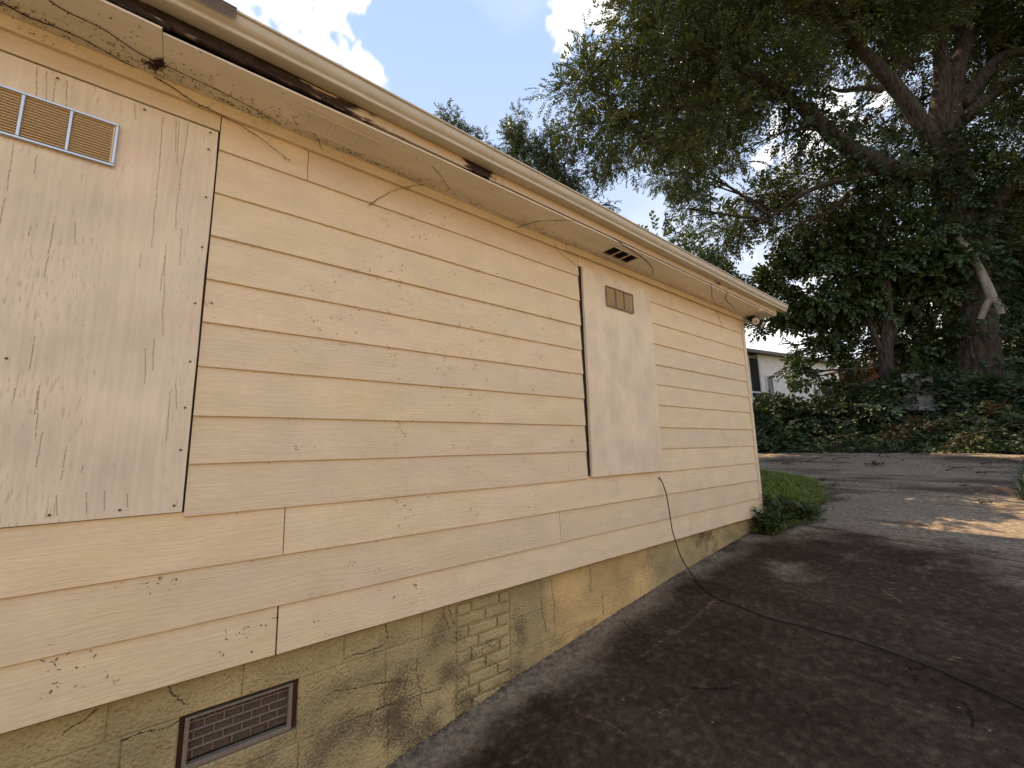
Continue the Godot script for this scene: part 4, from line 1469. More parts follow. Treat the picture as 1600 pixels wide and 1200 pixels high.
func build_big_tree() -> void:
	rng.seed = 101
	var base := far_at(1524, 612, 18.0)
	base.y = ground_y(base.x, base.z)
	var T := thing("oak_tree", "huge dark spreading tree with ivy on its thick forked trunk", "tree", base)
	var st := begin()
	var P := []
	# trunk and the main limbs
	var tr := [[1524, 640, 18.0], [1521, 560, 18.0], [1512, 470, 18.0], [1500, 390, 18.0], [1488, 310, 18.0], [1479, 228, 18.0]]
	var pts := []
	for p in tr: pts.append(far_at(p[0], p[1], p[2]))
	var path := smooth_path(pts, 6)
	tube(st, path, taper(path.size(), 0.62, 0.42), 14, 0.07)
	tube(st, [base - Vector3(0, 0.4, 0), base + Vector3(0, 0.5, 0), path[3]], [0.98, 0.80, 0.60], 14, 0.08)
	P.append_array(limb(st, [[1479, 228, 18.0], [1484, 160, 18.0], [1493, 110, 18.1], [1506, 65, 18.2], [1505, 0, 18.3], [1500, -80, 18.3], [1490, -200, 18.0]], 0.34, 0.09, 10))
	P.append_array(limb(st, [[1476, 240, 18.0], [1468, 180, 17.7], [1472, 130, 17.5], [1468, 60, 17.4], [1455, 20, 17.3], [1440, -60, 17.2]], 0.30, 0.07, 9))
	P.append_array(limb(st, [[1476, 260, 18.0], [1450, 212, 17.2], [1415, 157, 16.6], [1372, 104, 16.0], [1339, 66, 15.6], [1334, 0, 15.4], [1330, -90, 15.0]], 0.27, 0.08, 9))
	P.append_array(limb(st, [[1342, 68, 15.6], [1296, 38, 15.0], [1262, 22, 14.6], [1190, -20, 14.0], [1120, -50, 13.4]], 0.18, 0.05))
	P.append_array(limb(st, [[1478, 275, 18.0], [1452, 268, 17.0], [1391, 264, 15.6], [1315, 223, 14.6], [1267, 180, 14.0], [1225, 148, 13.6], [1160, 110, 13.0], [1080, 90, 12.6]], 0.30, 0.07, 10))
	P.append_array(limb(st, [[1225, 148, 13.6], [1120, 160, 13.0], [1020, 175, 12.6], [960, 190, 12.3]], 0.13, 0.03))
	P.append_array(limb(st, [[1380, 140, 16.2], [1352, 137, 16.0], [1316, 142, 15.8], [1290, 134, 15.6]], 0.11, 0.03))
	P.append_array(limb(st, [[1400, 120, 16.4], [1425, 96, 16.8], [1445, 92, 17.0]], 0.09, 0.05))
	P.append_array(limb(st, [[1500, 165, 18.0], [1530, 128, 18.4], [1560, 92, 18.8], [1600, 80, 19.2], [1680, 60, 19.6]], 0.22, 0.08))
	P.append_array(limb(st, [[1500, 190, 18.0], [1552, 147, 18.6], [1600, 122, 19.2], [1700, 100, 20.0]], 0.22, 0.08))
	P.append_array(limb(st, [[1506, 430, 18.0], [1530, 380, 18.0], [1545, 345, 18.0], [1562, 312, 18.0], [1585, 285, 18.0], [1630, 240, 18.2], [1700, 200, 18.5]], 0.29, 0.10, 10))
	P.append_array(limb(st, [[1452, 268, 17.0], [1343, 294, 15.8], [1300, 328, 15.2], [1260, 345, 14.8], [1225, 360, 14.5]], 0.13, 0.03))
	P.append_array(limb(st, [[1391, 264, 15.6], [1300, 285, 14.8], [1243, 309, 14.3], [1200, 345, 14.0]], 0.11, 0.03))
	P.append_array(limb(st, [[1120, -50, 13.4], [1040, 0, 12.8], [980, 60, 12.4], [920, 120, 12.2]], 0.10, 0.03))
	# crown: px, py, level distance, radius
	var cl := near_clumps([
		[905, 150, 12.2, 1.15], [900, 195, 12.2, 0.85], [935, 110, 12.3, 1.2], [950, 210, 12.4, 1.2], [945, 255, 12.3, 0.7], [985, 70, 12.4, 1.4], [990, 160, 12.6, 1.4], [1010, 235, 12.6, 1.0],
		[1040, 30, 12.6, 1.6], [1050, 110, 12.6, 1.6], [1060, 190, 12.9, 1.3], [1060, 265, 12.9, 0.95], [1075, 325, 13.0, 0.75], [1000, -40, 12.4, 1.8], [1080, -60, 12.8, 2.0],
		[1110, 50, 12.9, 1.8], [1115, 130, 13.0, 1.7], [1110, 215, 13.2, 1.25], [1100, 285, 13.3, 0.8], [1180, -30, 13.4, 2.0], [1170, 60, 13.4, 1.7], [1175, 140, 13.6, 1.5], [1155, 240, 13.8, 0.65],
		[1235, 70, 14.2, 1.5], [1230, 150, 13.8, 1.1], [1250, 220, 14.4, 0.55], [1240, -50, 14.0, 2.0], [1300, 20, 15.0, 1.6], [1310, 90, 16.2, 0.9], [1370, 30, 16.0, 1.5], [1390, -50, 16.0, 2.2],
		[1310, -70, 15.0, 2.2], [1420, 60, 17.0, 1.3], [1400, 100, 18.0, 0.9], [1440, 130, 18.6, 0.9], [1450, 20, 18.6, 1.6], [1540, 30, 19.0, 1.5], [1560, 70, 19.6, 1.4], [1590, 30, 19.6, 1.6], [1480, -80, 18.0, 2.6], [1580, -70, 19.0, 2.6],
		[1335, 185, 17.6, 0.7], [1360, 218, 18.6, 0.85], [1305, 255, 16.6, 0.7], [1270, 285, 15.6, 1.2], [1210, 300, 14.8, 1.0], [1180, 330, 14.8, 1.0], [1250, 345, 15.4, 1.2], [1150, 350, 14.6, 0.9], [1125, 385, 14.6, 0.8],
		[1310, 330, 16.2, 1.3], [1370, 300, 17.0, 1.3], [1420, 230, 18.4, 1.3], [1430, 320, 18.2, 1.4], [1405, 190, 19.0, 0.75], [1555, 215, 18.8, 1.4], [1590, 180, 19.4, 1.2], [1540, 290, 19.0, 1.2], [1590, 255, 18.2, 1.5], [1600, 330, 19.4, 1.5], [1530, 120, 20.0, 1.0], [1660, 120, 19.6, 2.0], [1680, 260, 18.8, 2.0], [1680, 10, 20.0, 2.4]])
	# boughs higher than the picture shows, so that the crown closes overhead
	for k in 14:
		var a := deg_to_rad(rng.randf_range(-40, 14))
		var r := rng.randf_range(13.0, 22.0)
		cl.append([CAM + Vector3(cos(a) * r, rng.randf_range(14.0, 19.5), sin(a) * r), rng.randf_range(1.5, 2.4)])
	reach(st, P, cl, 0.06)
	put(st, "trunk", M.bark, T)
	var xf := []
	var cols := []
	clump_leaves(cl, 140.0, Color(0.075, 0.098, 0.03), 0.75, xf, cols)
	scatter(xf, cols, sprig(13, 0.38, 0.105, 0.038, 31, 0.45), M.leaf, "crown", T)
	xf = []
	cols = []
	clump_leaves(cl, 62.0, Color(0.085, 0.11, 0.028), 0.75, xf, cols)
	scatter(xf, cols, sprig(9, 0.34, 0.135, 0.062, 32, 0.6), M.leaf, "crown", T)
	# the broken pale limb hung up against the trunk
	st = begin()
	limb(st, [[1497, 372, 17.1], [1514, 392, 17.0], [1530, 420, 16.9], [1545, 452, 16.8], [1550, 466, 16.8]], 0.08, 0.11)
	limb(st, [[1550, 464, 16.8], [1541, 478, 16.75], [1532, 499, 16.7]], 0.095, 0.065)
	limb(st, [[1550, 466, 16.8], [1558, 474, 16.8], [1565, 491, 16.8]], 0.085, 0.075)
	var bl := thing("broken_limb", "pale bare broken limb caught against the huge trunk", "branch", far_at(1550, 466, 16.8))
	put(st, "limb", M.pale_wood, bl)
	# ivy wrapped round the trunk and the low limb
	xf = []
	cols = []
	var ivy_path := path.duplicate()
	for p in [[1391, 264, 15.6], [1350, 243, 15.0], [1315, 223, 14.6], [1290, 200, 14.3], [1267, 180, 14.0], [1240, 160, 13.8], [1430, 267, 16.4], [1460, 270, 17.2]]:
		ivy_path.append(far_at(p[0], p[1], p[2]))
	for k in 3600:
		var i := rng.randi() % ivy_path.size()
		var c: Vector3 = ivy_path[i]
		var rad := (0.60 - 0.15 * i / path.size()) if i < path.size() else 0.28
		var d := Vector3(rng.randfn(), rng.randfn() * 0.8, rng.randfn()).normalized()
		if i < path.size():
			if i < 14 and rng.randf() < 0.75: continue
			if i > 22 and rng.randf() < 0.5: continue
			d = Vector3(d.x, 0, d.z).normalized()
		var p := c + d * (rad + absf(rng.randfn()) * 0.16) + Vector3(rng.randfn() * 0.25, rng.randfn() * 0.35, rng.randfn() * 0.25)
		xf.append(facing(d + Vector3(0, -0.3, 0), rng.randf_range(-0.6, 0.6), rng.randf_range(0.7, 1.2), p))
		cols.append(green(Color(0.03, 0.055, 0.02), 0.3))
	var iv := scatter(xf, cols, sprig(6, 0.24, 0.11, 0.09, 33, 0.5), M.leaf_shade, "climbing_ivy", self)
	tag(iv, "dark ivy wrapped round the huge trunk and its low leaning limb", "ivy", "", "stuff")

func plain_tree(called: String, label: String, px: Array, cl: Array, col: Color, dens: float, mesh: Mesh, r0: float, group := "", extra := []) -> void:
	var base := far_at(px[0][0], px[0][1], px[0][2])
	base.y = ground_y(base.x, base.z)
	var T := thing(called, label, "tree", base, group)
	var st := begin()
	var pts := [base - Vector3(0, 0.3, 0)]
	for i in range(1, px.size()): pts.append(far_at(px[i][0], px[i][1], px[i][2]))
	var path := smooth_path(pts, 5)
	tube(st, path, taper(path.size(), r0, r0 * 0.25), 9, 0.08)
	var P := path.slice(path.size() / 3)
	for e in extra: P.append_array(limb(st, e, r0 * 0.5, r0 * 0.15, 7))
	reach(st, P, cl, 0.05)
	put(st, "trunk", M.bark, T)
	var xf := []
	var cols := []
	clump_leaves(cl, dens, col, 0.8, xf, cols)
	scatter(xf, cols, mesh, M.leaf, "crown", T)

func build_trees() -> void:
	build_big_tree()
	var maple := sprig(9, 0.32, 0.12, 0.095, 41, 0.4)
	var small := sprig(10, 0.28, 0.085, 0.045, 43, 0.4)
	rng.seed = 202
	# the smaller tree between the trunk and the white house
	plain_tree("maple_tree", "smaller dark tree with a slim forked trunk left of the huge trunk", [[1385, 610, 16.4], [1384, 560, 16.4], [1388, 500, 16.4], [1382, 430, 16.4], [1374, 385, 16.4], [1390, 330, 16.4]],
		near_clumps([[1190, 470, 15.6, 0.7], [1215, 430, 15.8, 0.9], [1232, 495, 16.0, 0.7], [1270, 470, 16.2, 1.1], [1280, 415, 16.4, 1.1], [1290, 520, 16.4, 0.75], [1320, 480, 16.6, 1.2], [1335, 425, 16.6, 1.2], [1340, 550, 16.6, 0.8], [1350, 375, 16.8, 1.1], [1370, 500, 17.4, 1.1], [1395, 430, 17.4, 1.2], [1400, 370, 17.2, 1.1], [1440, 400, 17.2, 1.1], [1430, 470, 17.2, 0.9], [1420, 540, 17.4, 0.8], [1460, 440, 17.2, 0.8], [1455, 545, 17.6, 0.8], [1250, 390, 15.6, 0.9], [1300, 375, 16.0, 1.0], [1205, 500, 16.0, 0.6], [1252, 566, 16.2, 0.34], [1266, 590, 16.2, 0.38], [1238, 584, 16.2, 0.32], [1258, 540, 16.2, 0.4]]),
		Color(0.05, 0.075, 0.024), 230.0, maple, 0.20, "", [[[1386, 570, 16.4], [1365, 520, 16.3], [1345, 470, 16.2], [1320, 430, 16.2]], [[1386, 540, 16.4], [1410, 490, 16.6], [1430, 440, 16.8]]])
	# the trees behind the roof
	rng.seed = 203
	plain_tree("poplar_tree", "pale green leafy tree rising behind the roof with a tall rounded top", [[822, 520, 14.5], [822, 420, 14.5], [822, 300, 14.5], [815, 210, 14.5]],
		near_clumps([[805, 195, 14.5, 0.55], [795, 225, 14.5, 0.75], [822, 228, 14.5, 0.8], [788, 262, 14.5, 0.9], [830, 270, 14.5, 1.0], [852, 240, 14.6, 0.6], [800, 310, 14.5, 1.3], [850, 310, 14.5, 1.2], [768, 245, 14.6, 0.45], [815, 360, 14.5, 1.5], [760, 300, 14.5, 1.2], [820, 430, 14.5, 1.7], [780, 400, 14.5, 1.5]]), Color(0.095, 0.122, 0.055), 330.0, small, 0.2, "trees behind the roof")
	plain_tree("poplar_tree", "narrow pale tree tip showing above the gutter near the big cloud", [[700, 520, 15.0], [700, 400, 15.0], [702, 260, 15.0], [698, 190, 15.0]],
		near_clumps([[698, 178, 15, 0.32], [705, 195, 15, 0.5], [715, 210, 15, 0.5], [735, 215, 15, 0.45], [756, 222, 15, 0.35], [700, 238, 15, 0.9], [740, 252, 15, 0.9], [690, 290, 15, 1.3], [745, 300, 15, 1.3], [720, 370, 15, 1.6]]), Color(0.095, 0.122, 0.055), 330.0, small, 0.17, "trees behind the roof")
	plain_tree("poplar_tree", "ragged darker tree behind the roof reaching towards the huge crown", [[890, 520, 14.0], [885, 420, 14.0], [872, 300, 14.0], [862, 225, 14.0]],
		near_clumps([[860, 212, 14, 0.42], [862, 234, 14, 0.55], [870, 252, 14, 0.6], [884, 263, 14, 0.5], [888, 287, 14, 0.7], [905, 296, 14, 0.35], [918, 310, 14, 0.3], [880, 320, 14, 1.0], [957, 321, 14.3, 0.25], [925, 360, 14, 0.45], [850, 278, 14, 0.6], [890, 390, 14, 1.2], [940, 420, 14, 1.0]]), Color(0.075, 0.105, 0.045), 260.0, small, 0.18, "trees behind the roof")
	added_shade_tree()
	# dark growth behind the huge trunk at the right
	rng.seed = 204
	plain_tree("hedgerow_tree", "dense dark tree closing the view behind and beyond the huge trunk", [[1592, 610, 23.0], [1590, 540, 23.0], [1588, 450, 23.0], [1585, 380, 23.0]],
		near_clumps([[1575, 380, 22.5, 1.5], [1600, 430, 22.5, 1.6], [1570, 450, 23, 1.0], [1590, 500, 22.5, 1.3], [1560, 520, 23, 1.0], [1540, 400, 24, 1.2], [1470, 560, 22, 0.9], [1480, 500, 22.5, 0.6], [1560, 560, 22, 0.9], [1640, 480, 22, 2.2], [1650, 380, 22, 2.4], [1600, 330, 23, 1.8], [1550, 330, 24, 1.3]]), Color(0.035, 0.055, 0.02), 260.0, maple, 0.3)

func added_shade_tree() -> void:
	rng.seed = 205
	var base := Vector3(8.0, g(8.0), -4.0)  # added tree, hidden by the roofline, placed to shade the far drive
	var T := thing("added_shade_tree", "added tree hidden past the far gable end to shade the concrete", "tree", base)
	var st := begin()
	var path := smooth_path([base, base + Vector3(0.1, 2.0, 0.1), base + Vector3(0.0, 4.2, 0.3)], 5)
	tube(st, path, taper(path.size(), 0.16, 0.06), 8, 0.06)
	var cl := []
	for c in [[7.6, 6.0, -3.2, 1.1], [8.9, 6.1, -3.3, 1.2], [7.0, 5.9, -4.3, 1.0], [8.1, 6.1, -4.8, 1.2], [9.7, 6.0, -4.3, 1.1], [8.4, 5.4, -4.0, 1.2], [10.4, 6.2, -3.4, 1.0], [9.2, 5.6, -2.7, 0.8], [6.9, 5.6, -5.2, 0.9], [6.45, 5.5, -3.5, 0.75], [6.7, 5.1, -2.9, 0.55], [7.5, 5.2, -2.6, 0.7], [8.3, 5.5, -2.4, 0.7], [6.3, 5.2, -3.0, 0.5], [6.4, 5.1, -2.5, 0.42], [6.5, 5.6, -4.3, 0.6], [11.5, 6.1, -4.2, 1.0], [12.3, 6.2, -4.7, 0.9], [11.9, 5.6, -3.6, 0.7], [12.9, 6.0, -4.0, 0.9], [12.6, 5.8, -5.4, 0.9], [10.9, 5.7, -5.0, 0.9]]:
		cl.append([Vector3(c[0], c[1] - 0.55, c[2] + 0.45), c[3] * 0.88])
	reach(st, path.slice(4), cl, 0.04)
	put(st, "trunk", M.bark, T)
	var xf := []
	var cols := []
	clump_leaves(cl, 520.0, Color(0.06, 0.09, 0.03), 0.8, xf, cols)
	scatter(xf, cols, sprig(9, 0.28, 0.10, 0.06, 47, 0.4), M.leaf, "crown", T)

func shrub(called: String, label: String, px: float, py: float, r: float, rad: float, col: Color, mesh: Mesh, group: String, dens := 420.0) -> void:
	var c := far_at(px, py, r)
	var base := Vector3(c.x, ground_y(c.x, c.z), c.z)
	var T := thing(called, label, "shrub", base, group)
	var st := begin()
	var cl := [[c, rad], [c + Vector3(rad * 0.3, -rad * 0.5, rad * 0.6), rad * 0.75], [c + Vector3(-rad * 0.2, -rad * 0.5, -rad * 0.6), rad * 0.75]]
	for k in 6:
		var e := c + Vector3(rng.randfn() * rad * 0.5, rng.randf() * rad * 0.5, rng.randfn() * rad * 0.5)
		tube(st, smooth_path([base - Vector3(0, 0.1, 0), base.lerp(e, 0.5) + Vector3(rng.randfn() * 0.1, 0.1, rng.randfn() * 0.1), e], 3), taper(7, 0.02, 0.006), 4)
	put(st, "stem", M.bark, T)
	var xf := []
	var cols := []
	clump_leaves(cl, dens, col, 0.8, xf, cols)
	scatter(xf, cols, mesh, M.leaf_shade, "foliage", T)

func build_bank() -> void:
	rng.seed = 301
	var broad := sprig(6, 0.26, 0.14, 0.11, 51, 0.5)
	var g1 := "shrubs on the bank beyond the drive"
	var dk := Color(0.042, 0.068, 0.028)
	shrub("broadleaf_shrub", "leafy shrub against the house corner board below the white house porch", 1198, 648, 15.0, 0.75, Color(0.045, 0.075, 0.03), broad, g1)
	shrub("broadleaf_shrub", "tall shrub covering the base of the white house", 1245, 632, 15.6, 0.6, dk, broad, g1)
	shrub("broadleaf_shrub", "low shrub at the concrete edge next to the house corner", 1205, 682, 13.8, 0.5, Color(0.05, 0.08, 0.032), broad, g1)
	shrub("broadleaf_shrub", "round shrub below the white house's paired windows", 1288, 645, 15.2, 0.7, dk, broad, g1)
	shrub("broadleaf_shrub", "shrub standing before the brown building", 1345, 632, 15.0, 0.7, dk, broad, g1)
	shrub("broadleaf_shrub", "dark shrub hanging over the left edge of the grey board", 1400, 612, 15.6, 0.8, dk * 0.9, broad, g1)
	shrub("broadleaf_shrub", "mossy green shrub above the grey board", 1432, 585, 16.6, 0.7, Color(0.04, 0.068, 0.02), broad, g1)
	shrub("broadleaf_shrub", "shrub between the grey board and the huge trunk", 1480, 612, 16.2, 0.7, dk, broad, g1)
	shrub("broadleaf_shrub", "shrub in front of the huge trunk's foot", 1530, 622, 15.6, 0.75, dk, broad, g1)
	shrub("broadleaf_shrub", "dark shrub beside the black railing", 1588, 625, 15.6, 0.8, dk * 0.8, broad, g1)
	shrub("broadleaf_shrub", "tall shrub with large leaves at the brown building's corner", 1325, 600, 16.6, 0.45, Color(0.06, 0.07, 0.02), broad, g1)
	shrub("dying_shrub", "yellowing half dead shrub at the right end of the bank", 1568, 664, 14.4, 0.45, Color(0.13, 0.10, 0.035), broad, "", 180.0)
	shrub("dying_shrub", "thin brown weed heap below the grey board", 1440, 668, 14.2, 0.38, Color(0.09, 0.065, 0.035), broad, "", 130.0)
	# ground cover over the bank
	rng.seed = 302
	var xf := []
	var cols := []
	var hn := FastNoiseLite.new()
	hn.seed = 12
	hn.frequency = 0.5
	for k in 15000:
		var x := 12.55 + pow(rng.randf(), 1.3) * 9.0
		var z := rng.randf_range(-9.0, 4.5)
		var hh := clampf((x - 12.5) * 0.4, 0.04, 0.55) * (0.55 + hn.get_noise_2d(x, z))
		if hh < 0.0: continue
		var p := Vector3(x + z * -0.02, ground_y(x, z) + 0.06 + hh * rng.randf(), z)
		xf.append(facing(Vector3(rng.randfn() - 0.5, 0.4 + rng.randfn() * 0.4, rng.randfn()), rng.randf_range(-0.5, 0.5), rng.randf_range(0.5, 1.1), p))
		var c := Color(0.042, 0.068, 0.028) if hn.get_noise_2d(x * 2.0, z * 2.0 + 40.0) < 0.22 else (Color(0.10, 0.085, 0.045) if rng.randf() < 0.6 else Color(0.085, 0.12, 0.04))
		cols.append(green(c, 0.4))
	var o := scatter(xf, cols, sprig(6, 0.22, 0.10, 0.085, 53, 0.4), M.leaf_shade, "ivy_bank", self)
	tag(o, "dark ivy and weeds covering the bank beyond the concrete", "ground cover", "", "stuff")
	# dead twigs in the bank
	var st := begin()
	for k in 70:
		var x := rng.randf_range(12.9, 15.5)
		var z := rng.randf_range(-3.0, 3.0)
		var p := Vector3(x, ground_y(x, z) + rng.randf_range(0.15, 0.5), z)
		var d := Vector3(rng.randfn() * 0.5, rng.randfn() * 0.2 + 0.1, rng.randfn()).normalized() * rng.randf_range(0.3, 0.9)
		tube(st, [p, p + d * 0.5 + Vector3(0, 0.05, 0), p + d], [0.010, 0.008, 0.004], 4)
	var ob = put(st, "brushwood", M.bark, self, "stuff")
	tag(ob, "brown dead twigs tangled in the ivy bank", "twigs", "", "stuff")
	# loose weathered board leaning in the shrubs
	var a := far_at(1414, 640, 15.0)
	var b := far_at(1461, 642, 15.0)
	var h := Vector3(0, 0.98, 0)
	var lean := Vector3(0.3, 0, 0.0)
	var nrm := (b - a).cross(h).normalized() * 0.04
	var B := thing("board", "weathered grey board leaning in the ivy left of the huge trunk", "board", a)
	st = begin()
	var q := [a, b, b + h + lean, a + h + lean]
	quad(st, q[0], q[1], q[2], q[3])
	quad(st, q[3] + nrm, q[2] + nrm, q[1] + nrm, q[0] + nrm)
	for i in 4: quad(st, q[i], q[(i + 1) % 4], q[(i + 1) % 4] + nrm, q[i] + nrm)
	put(st, "panel", M.grey_board, B)
	st = begin()
	tube(st, [b - Vector3(0.03, 0.3, 0), b + h + lean - Vector3(0.03, -0.04, 0)], [0.035, 0.035], 4)
	put(st, "batten", M.grey_board, B)

# ---------------------------------------------------------------- far buildings
func obox(st: SurfaceTool, o: Vector3, ux: Vector3, uz: Vector3, x0: float, x1: float, y0: float, y1: float, z0: float, z1: float) -> void:
	var p := []
	for c in [[x0, y0, z0], [x1, y0, z0], [x1, y0, z1], [x0, y0, z1], [x0, y1, z0], [x1, y1, z0], [x1, y1, z1], [x0, y1, z1]]:
		p.append(o + ux * c[0] + Vector3.UP * c[1] + uz * c[2])
	for f in [[0, 1, 2, 3], [7, 6, 5, 4], [0, 4, 5, 1], [1, 5, 6, 2], [2, 6, 7, 3], [3, 7, 4, 0]]:
		quad(st, p[f[0]], p[f[1]], p[f[2]], p[f[3]])

func far_window(parent: Node, o: Vector3, ux: Vector3, uz: Vector3, x0: float, x1: float, y0: float, y1: float) -> void:
	var st := begin()
	obox(st, o, ux, uz, x0, x1, y0, y1, 0.01, 0.03)
	var w := put(st, "window", M.black_glass, parent)
	st = begin()
	obox(st, o, ux, uz, x0 - 0.08, x0, y0 - 0.08, y1 + 0.08, 0.0, 0.06)
	obox(st, o, ux, uz, x1, x1 + 0.08, y0 - 0.08, y1 + 0.08, 0.0, 0.06)
	obox(st, o, ux, uz, x0, x1, y1, y1 + 0.08, 0.0, 0.06)
	obox(st, o, ux, uz, x0, x1, y0 - 0.08, y0, 0.0, 0.06)
	put(st, "window_frame", M.white_wall, w)

func build_far_houses() -> void:
	# white house: its long wall runs from the porch at the left to the corner at the right
	var r := 30.0
	var a := far_at(1140, 556, 29.0)
	var b := far_at(1309, 580, 40.0)
	a.y = 0.0
	b.y = 0.0
	var ux := (b - a).normalized()
	var uz := Vector3(-ux.z, 0, ux.x)          # towards the viewer
	if uz.dot(CAM - a) < 0.0: uz = -uz
	var L := a.distance_to(b)
	var eave := 7.35
	var low := 3.0
	var N := thing("white_house", "white house with a porch darkened by added panes on the rise beyond the trees", "house", Vector3(a.x, low, a.z))
	var st := begin()
	obox(st, a, ux, uz, 2.9, L, low, eave, -7.0, 0.0)
	put(st, "wall", M.white_wall, N)
	st = begin()      # low gabled roof seen edge on
	for s in [[0.5, -3.5], [-7.5, -3.5]]:
		var e0: Vector3 = a + ux * -0.6 + uz * s[0] + Vector3.UP * (eave - 0.05)
		var e1: Vector3 = a + ux * (L + 0.4) + uz * s[0] + Vector3.UP * (eave - 0.05)
		var c0: Vector3 = a + ux * -0.6 + uz * s[1] + Vector3.UP * (eave + 0.75)
		var c1: Vector3 = a + ux * (L + 0.4) + uz * s[1] + Vector3.UP * (eave + 0.75)
		var t := Vector3.UP * 0.2
		quad(st, e0, e1, c1, c0)
		quad(st, c0 + t, c1 + t, e1 + t, e0 + t)
		quad(st, e0, e0 + t, e1 + t, e1)
	put(st, "roof", M.roofing, N)
	st = begin()
	obox(st, a, ux, uz, -0.5, 2.88, low, eave - 0.1, -3.6, -3.4)
	obox(st, a, ux, uz, -0.5, -0.4, low, eave - 0.1, -3.39, -0.1)
	obox(st, a, ux, uz, -0.39, 2.88, low, low + 0.2, -3.39, -0.1)
	obox(st, a, ux, uz, -0.39, 2.88, eave - 0.3, eave - 0.1, -3.39, -0.1)
	put(st, "porch_room", M.porch_wood, N)
	for k in 3:
		st = begin()
		obox(st, a, ux, uz, -0.19 + k * 1.05, 0.74 + k * 1.05, low + 0.2, eave - 0.3, -0.06, -0.05)
		put(st, "porch_shade_pane", M.shade_pane, N)
	for k in 4:
		st = begin()
		obox(st, a, ux, uz, -0.3 + k * 1.05, -0.2 + k * 1.05, low, eave - 0.1, -0.1, 0.0)
		put(st, "porch_post", M.white_wall, N)
	st = begin()
	obox(st, a, ux, uz, -0.3, 2.88, low + 1.75, low + 1.85, -0.07, -0.03)
	obox(st, a, ux, uz, -0.3, 2.88, low + 1.0, low + 1.1, -0.07, -0.03)
	put(st, "porch_rail", M.white_wall, N)
	far_window(N, a, ux, uz, 3.5, 4.1, low + 1.6, low + 2.9)
	far_window(N, a, ux, uz, L - 3.6, L - 2.9, low + 1.2, low + 2.3)
	far_window(N, a, ux, uz, L - 0.95, L - 0.62, low + 1.2, low + 2.3)
	far_window(N, a, ux, uz, L - 0.45, L - 0.12, low + 1.2, low + 2.3)
	var vp := a + ux * 1.4 + Vector3.UP * (eave + 0.5) - uz * 2.0
	st = begin()
	tube(st, [vp, vp + Vector3.UP * 0.75], [0.06, 0.06], 6)
	put(st, "vent_pipe", M.roofing, N)
	# brown brick building half hidden by the shrubs
	var c := far_at(1312, 600, 26.0)
	var d := far_at(1440, 600, 24.0)
	c.y = 0.0
	d.y = 0.0
	ux = (d - c).normalized()
	uz = Vector3(-ux.z, 0, ux.x)
	if uz.dot(CAM - c) < 0.0: uz = -uz
	L = c.distance_to(d)
	var K := thing("brick_building", "low brown brick building with a shallow roof behind the shrubs", "building", Vector3(c.x, 3.0, c.z))
	st = begin()
	obox(st, c, ux, uz, 0.0, L + 3.0, 2.6, 5.0, -5.0, 0.0)
	put(st, "wall", M.brown_brick, K)
	st = begin()
	var e0 := c + ux * -0.3 + uz * 0.5 + Vector3.UP * 4.95
	var e1 := c + ux * (L + 3.3) + uz * 0.5 + Vector3.UP * 4.95
	var f0 := c + ux * -0.3 - uz * 3.0 + Vector3.UP * 6.3
	var f1 := c + ux * (L + 3.3) - uz * 3.0 + Vector3.UP * 6.3
	quad(st, e0, e1, f1, f0)
	quad(st, e0, e0 + Vector3.UP * -0.15, e1 + Vector3.UP * -0.15, e1)
	put(st, "roof", M.roofing, K)
	# tan building sliver and the black railing at the far right
	var tb := far_at(1592, 570, 27.0)
	var R := thing("tan_house", "sunlit tan house sliver behind the black railing", "house", Vector3(tb.x, 3.0, tb.z))
	st = begin()
	box(st, Vector3(tb.x, 2.8, tb.z - 0.7), Vector3(tb.x + 5.0, 6.6, tb.z + 5.0))
	put(st, "wall", M.trim, R)
	st = begin()
	box(st, Vector3(tb.x - 0.15, 2.8, tb.z + 0.1), Vector3(tb.x - 0.02, 5.4, tb.z + 0.25))
	put(st, "post", M.white_wall, R)
	var ra := far_at(1578, 585, 20.0)
	var Q := thing("railing", "black metal railing beside the huge trunk", "railing", Vector3(ra.x, 3.0, ra.z))
	for k in 7:
		st = begin()
		tube(st, [Vector3(ra.x, 2.7, ra.z + k * 0.22), Vector3(ra.x, 4.0, ra.z + k * 0.22)], [0.02, 0.02], 5)
		put(st, "baluster", M.cable, Q)
	st = begin()
	tube(st, [Vector3(ra.x, 4.0, ra.z - 0.1), Vector3(ra.x, 4.0, ra.z + 1.5)], [0.03, 0.03], 5)
	put(st, "handrail", M.cable, Q)

func build_bounce_house() -> void:
	# an added, unseen house across the drive, in full sun, whose wall throws warm light back on the boards
	var o := Vector3(-13.0, 0.0, 10.0)
	var N := thing("added_bounce_house", "added unseen tan house across the drive giving warm fill light", "house", Vector3(-1.0, -1.0, 12.0))
	var st := begin()
	obox(st, o, Vector3.RIGHT, Vector3.BACK, 0.0, 24.0, -1.5, 3.6, 0.0, 8.0)
	put(st, "wall", M.tan_render, N)
	st = begin()
	for s in [[-0.4, 4.0], [8.4, 4.0]]:
		var e0 := o + Vector3(-0.4, 3.58, s[0])
		var e1 := o + Vector3(24.4, 3.58, s[0])
		var c0 := o + Vector3(-0.4, 5.3, s[1])
		var c1 := o + Vector3(24.4, 5.3, s[1])
		quad(st, e0, e1, c1, c0)
	put(st, "roof", M.roofing, N)
	for k in 5:
		far_window(N, o, Vector3.RIGHT, Vector3.FORWARD, 3.0 + k * 4.5, 4.2 + k * 4.5, 1.2, 2.5)

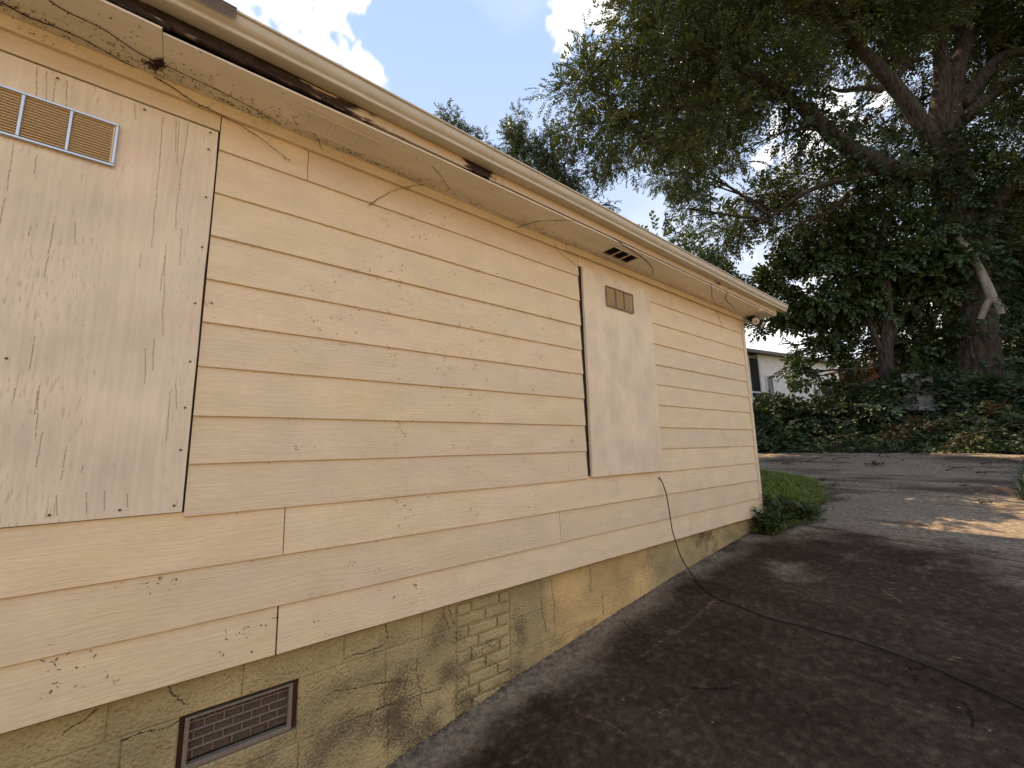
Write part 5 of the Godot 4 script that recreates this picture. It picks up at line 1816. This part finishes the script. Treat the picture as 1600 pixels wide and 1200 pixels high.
# ---------------------------------------------------------------- the whole place
func _ready() -> void:
	# camera
	var cam := Camera3D.new()
	cam.name = "camera"
	add_child(cam)
	cam.transform = Transform3D(Basis(RGT, UPV, -FWD).orthonormalized(), CAM)
	cam.keep_aspect = Camera3D.KEEP_HEIGHT
	cam.fov = rad_to_deg(2.0 * atan(600.0 / FOCAL))
	cam.near = 0.05
	cam.far = 1500.0
	cam.current = true
	# sky and exposure
	var env := Environment.new()
	env.background_mode = Environment.BG_SKY
	var sky := Sky.new()
	sky.sky_material = make_sky()
	env.sky = sky
	env.background_energy_multiplier = 1.0
	env.tonemap_mode = Environment.TONE_MAPPER_LINEAR
	env.tonemap_exposure = 1.87
	env.sdfgi_enabled = true
	env.ssao_enabled = true
	env.ssil_enabled = true
	var we := WorldEnvironment.new()
	we.name = "world_environment"
	we.environment = env
	add_child(we)
	# sun, high behind the house
	var sun := DirectionalLight3D.new()
	sun.name = "sun"
	add_child(sun)
	sun.light_energy = 1.6
	sun.light_color = Color(1.0, 0.89, 0.73)
	sun.light_angular_distance = 0.5
	sun.shadow_enabled = true
	var towards := Vector3(-0.06, 0.75, -0.65).normalized()
	sun.transform = Transform3D(Basis.looking_at(-towards, Vector3.UP), Vector3.ZERO)
	print("sky done ", Time.get_ticks_msec())
	make_materials()
	print("materials ", Time.get_ticks_msec())
	rng.seed = 1
	build_ground()
	rng.seed = 2
	build_house()
	rng.seed = 3
	build_residue(get_node("house"))
	build_vines()
	print("house ", Time.get_ticks_msec())
	build_far_houses()
	build_bounce_house()
	build_trees()
	build_bank()
	print("trees ", Time.get_ticks_msec())
	rng.seed = 4
	build_flood_light()
	build_cable()
	weed_plant(Vector3(5.30, g(5.3), 0.14), 0.34, 0.22, "dark broadleaf weed pressed against the foundation end", 71)
	weed_plant(Vector3(5.68, g(5.68), 0.10), 0.46, 0.26, "taller broadleaf weed right at the corner board's foot", 72)
	weed_plant(Vector3(6.05, g(6.05), 0.22), 0.30, 0.24, "sprawling broadleaf weed at the edge of the concrete", 73)
	build_litter()
	print("done ", Time.get_ticks_msec())
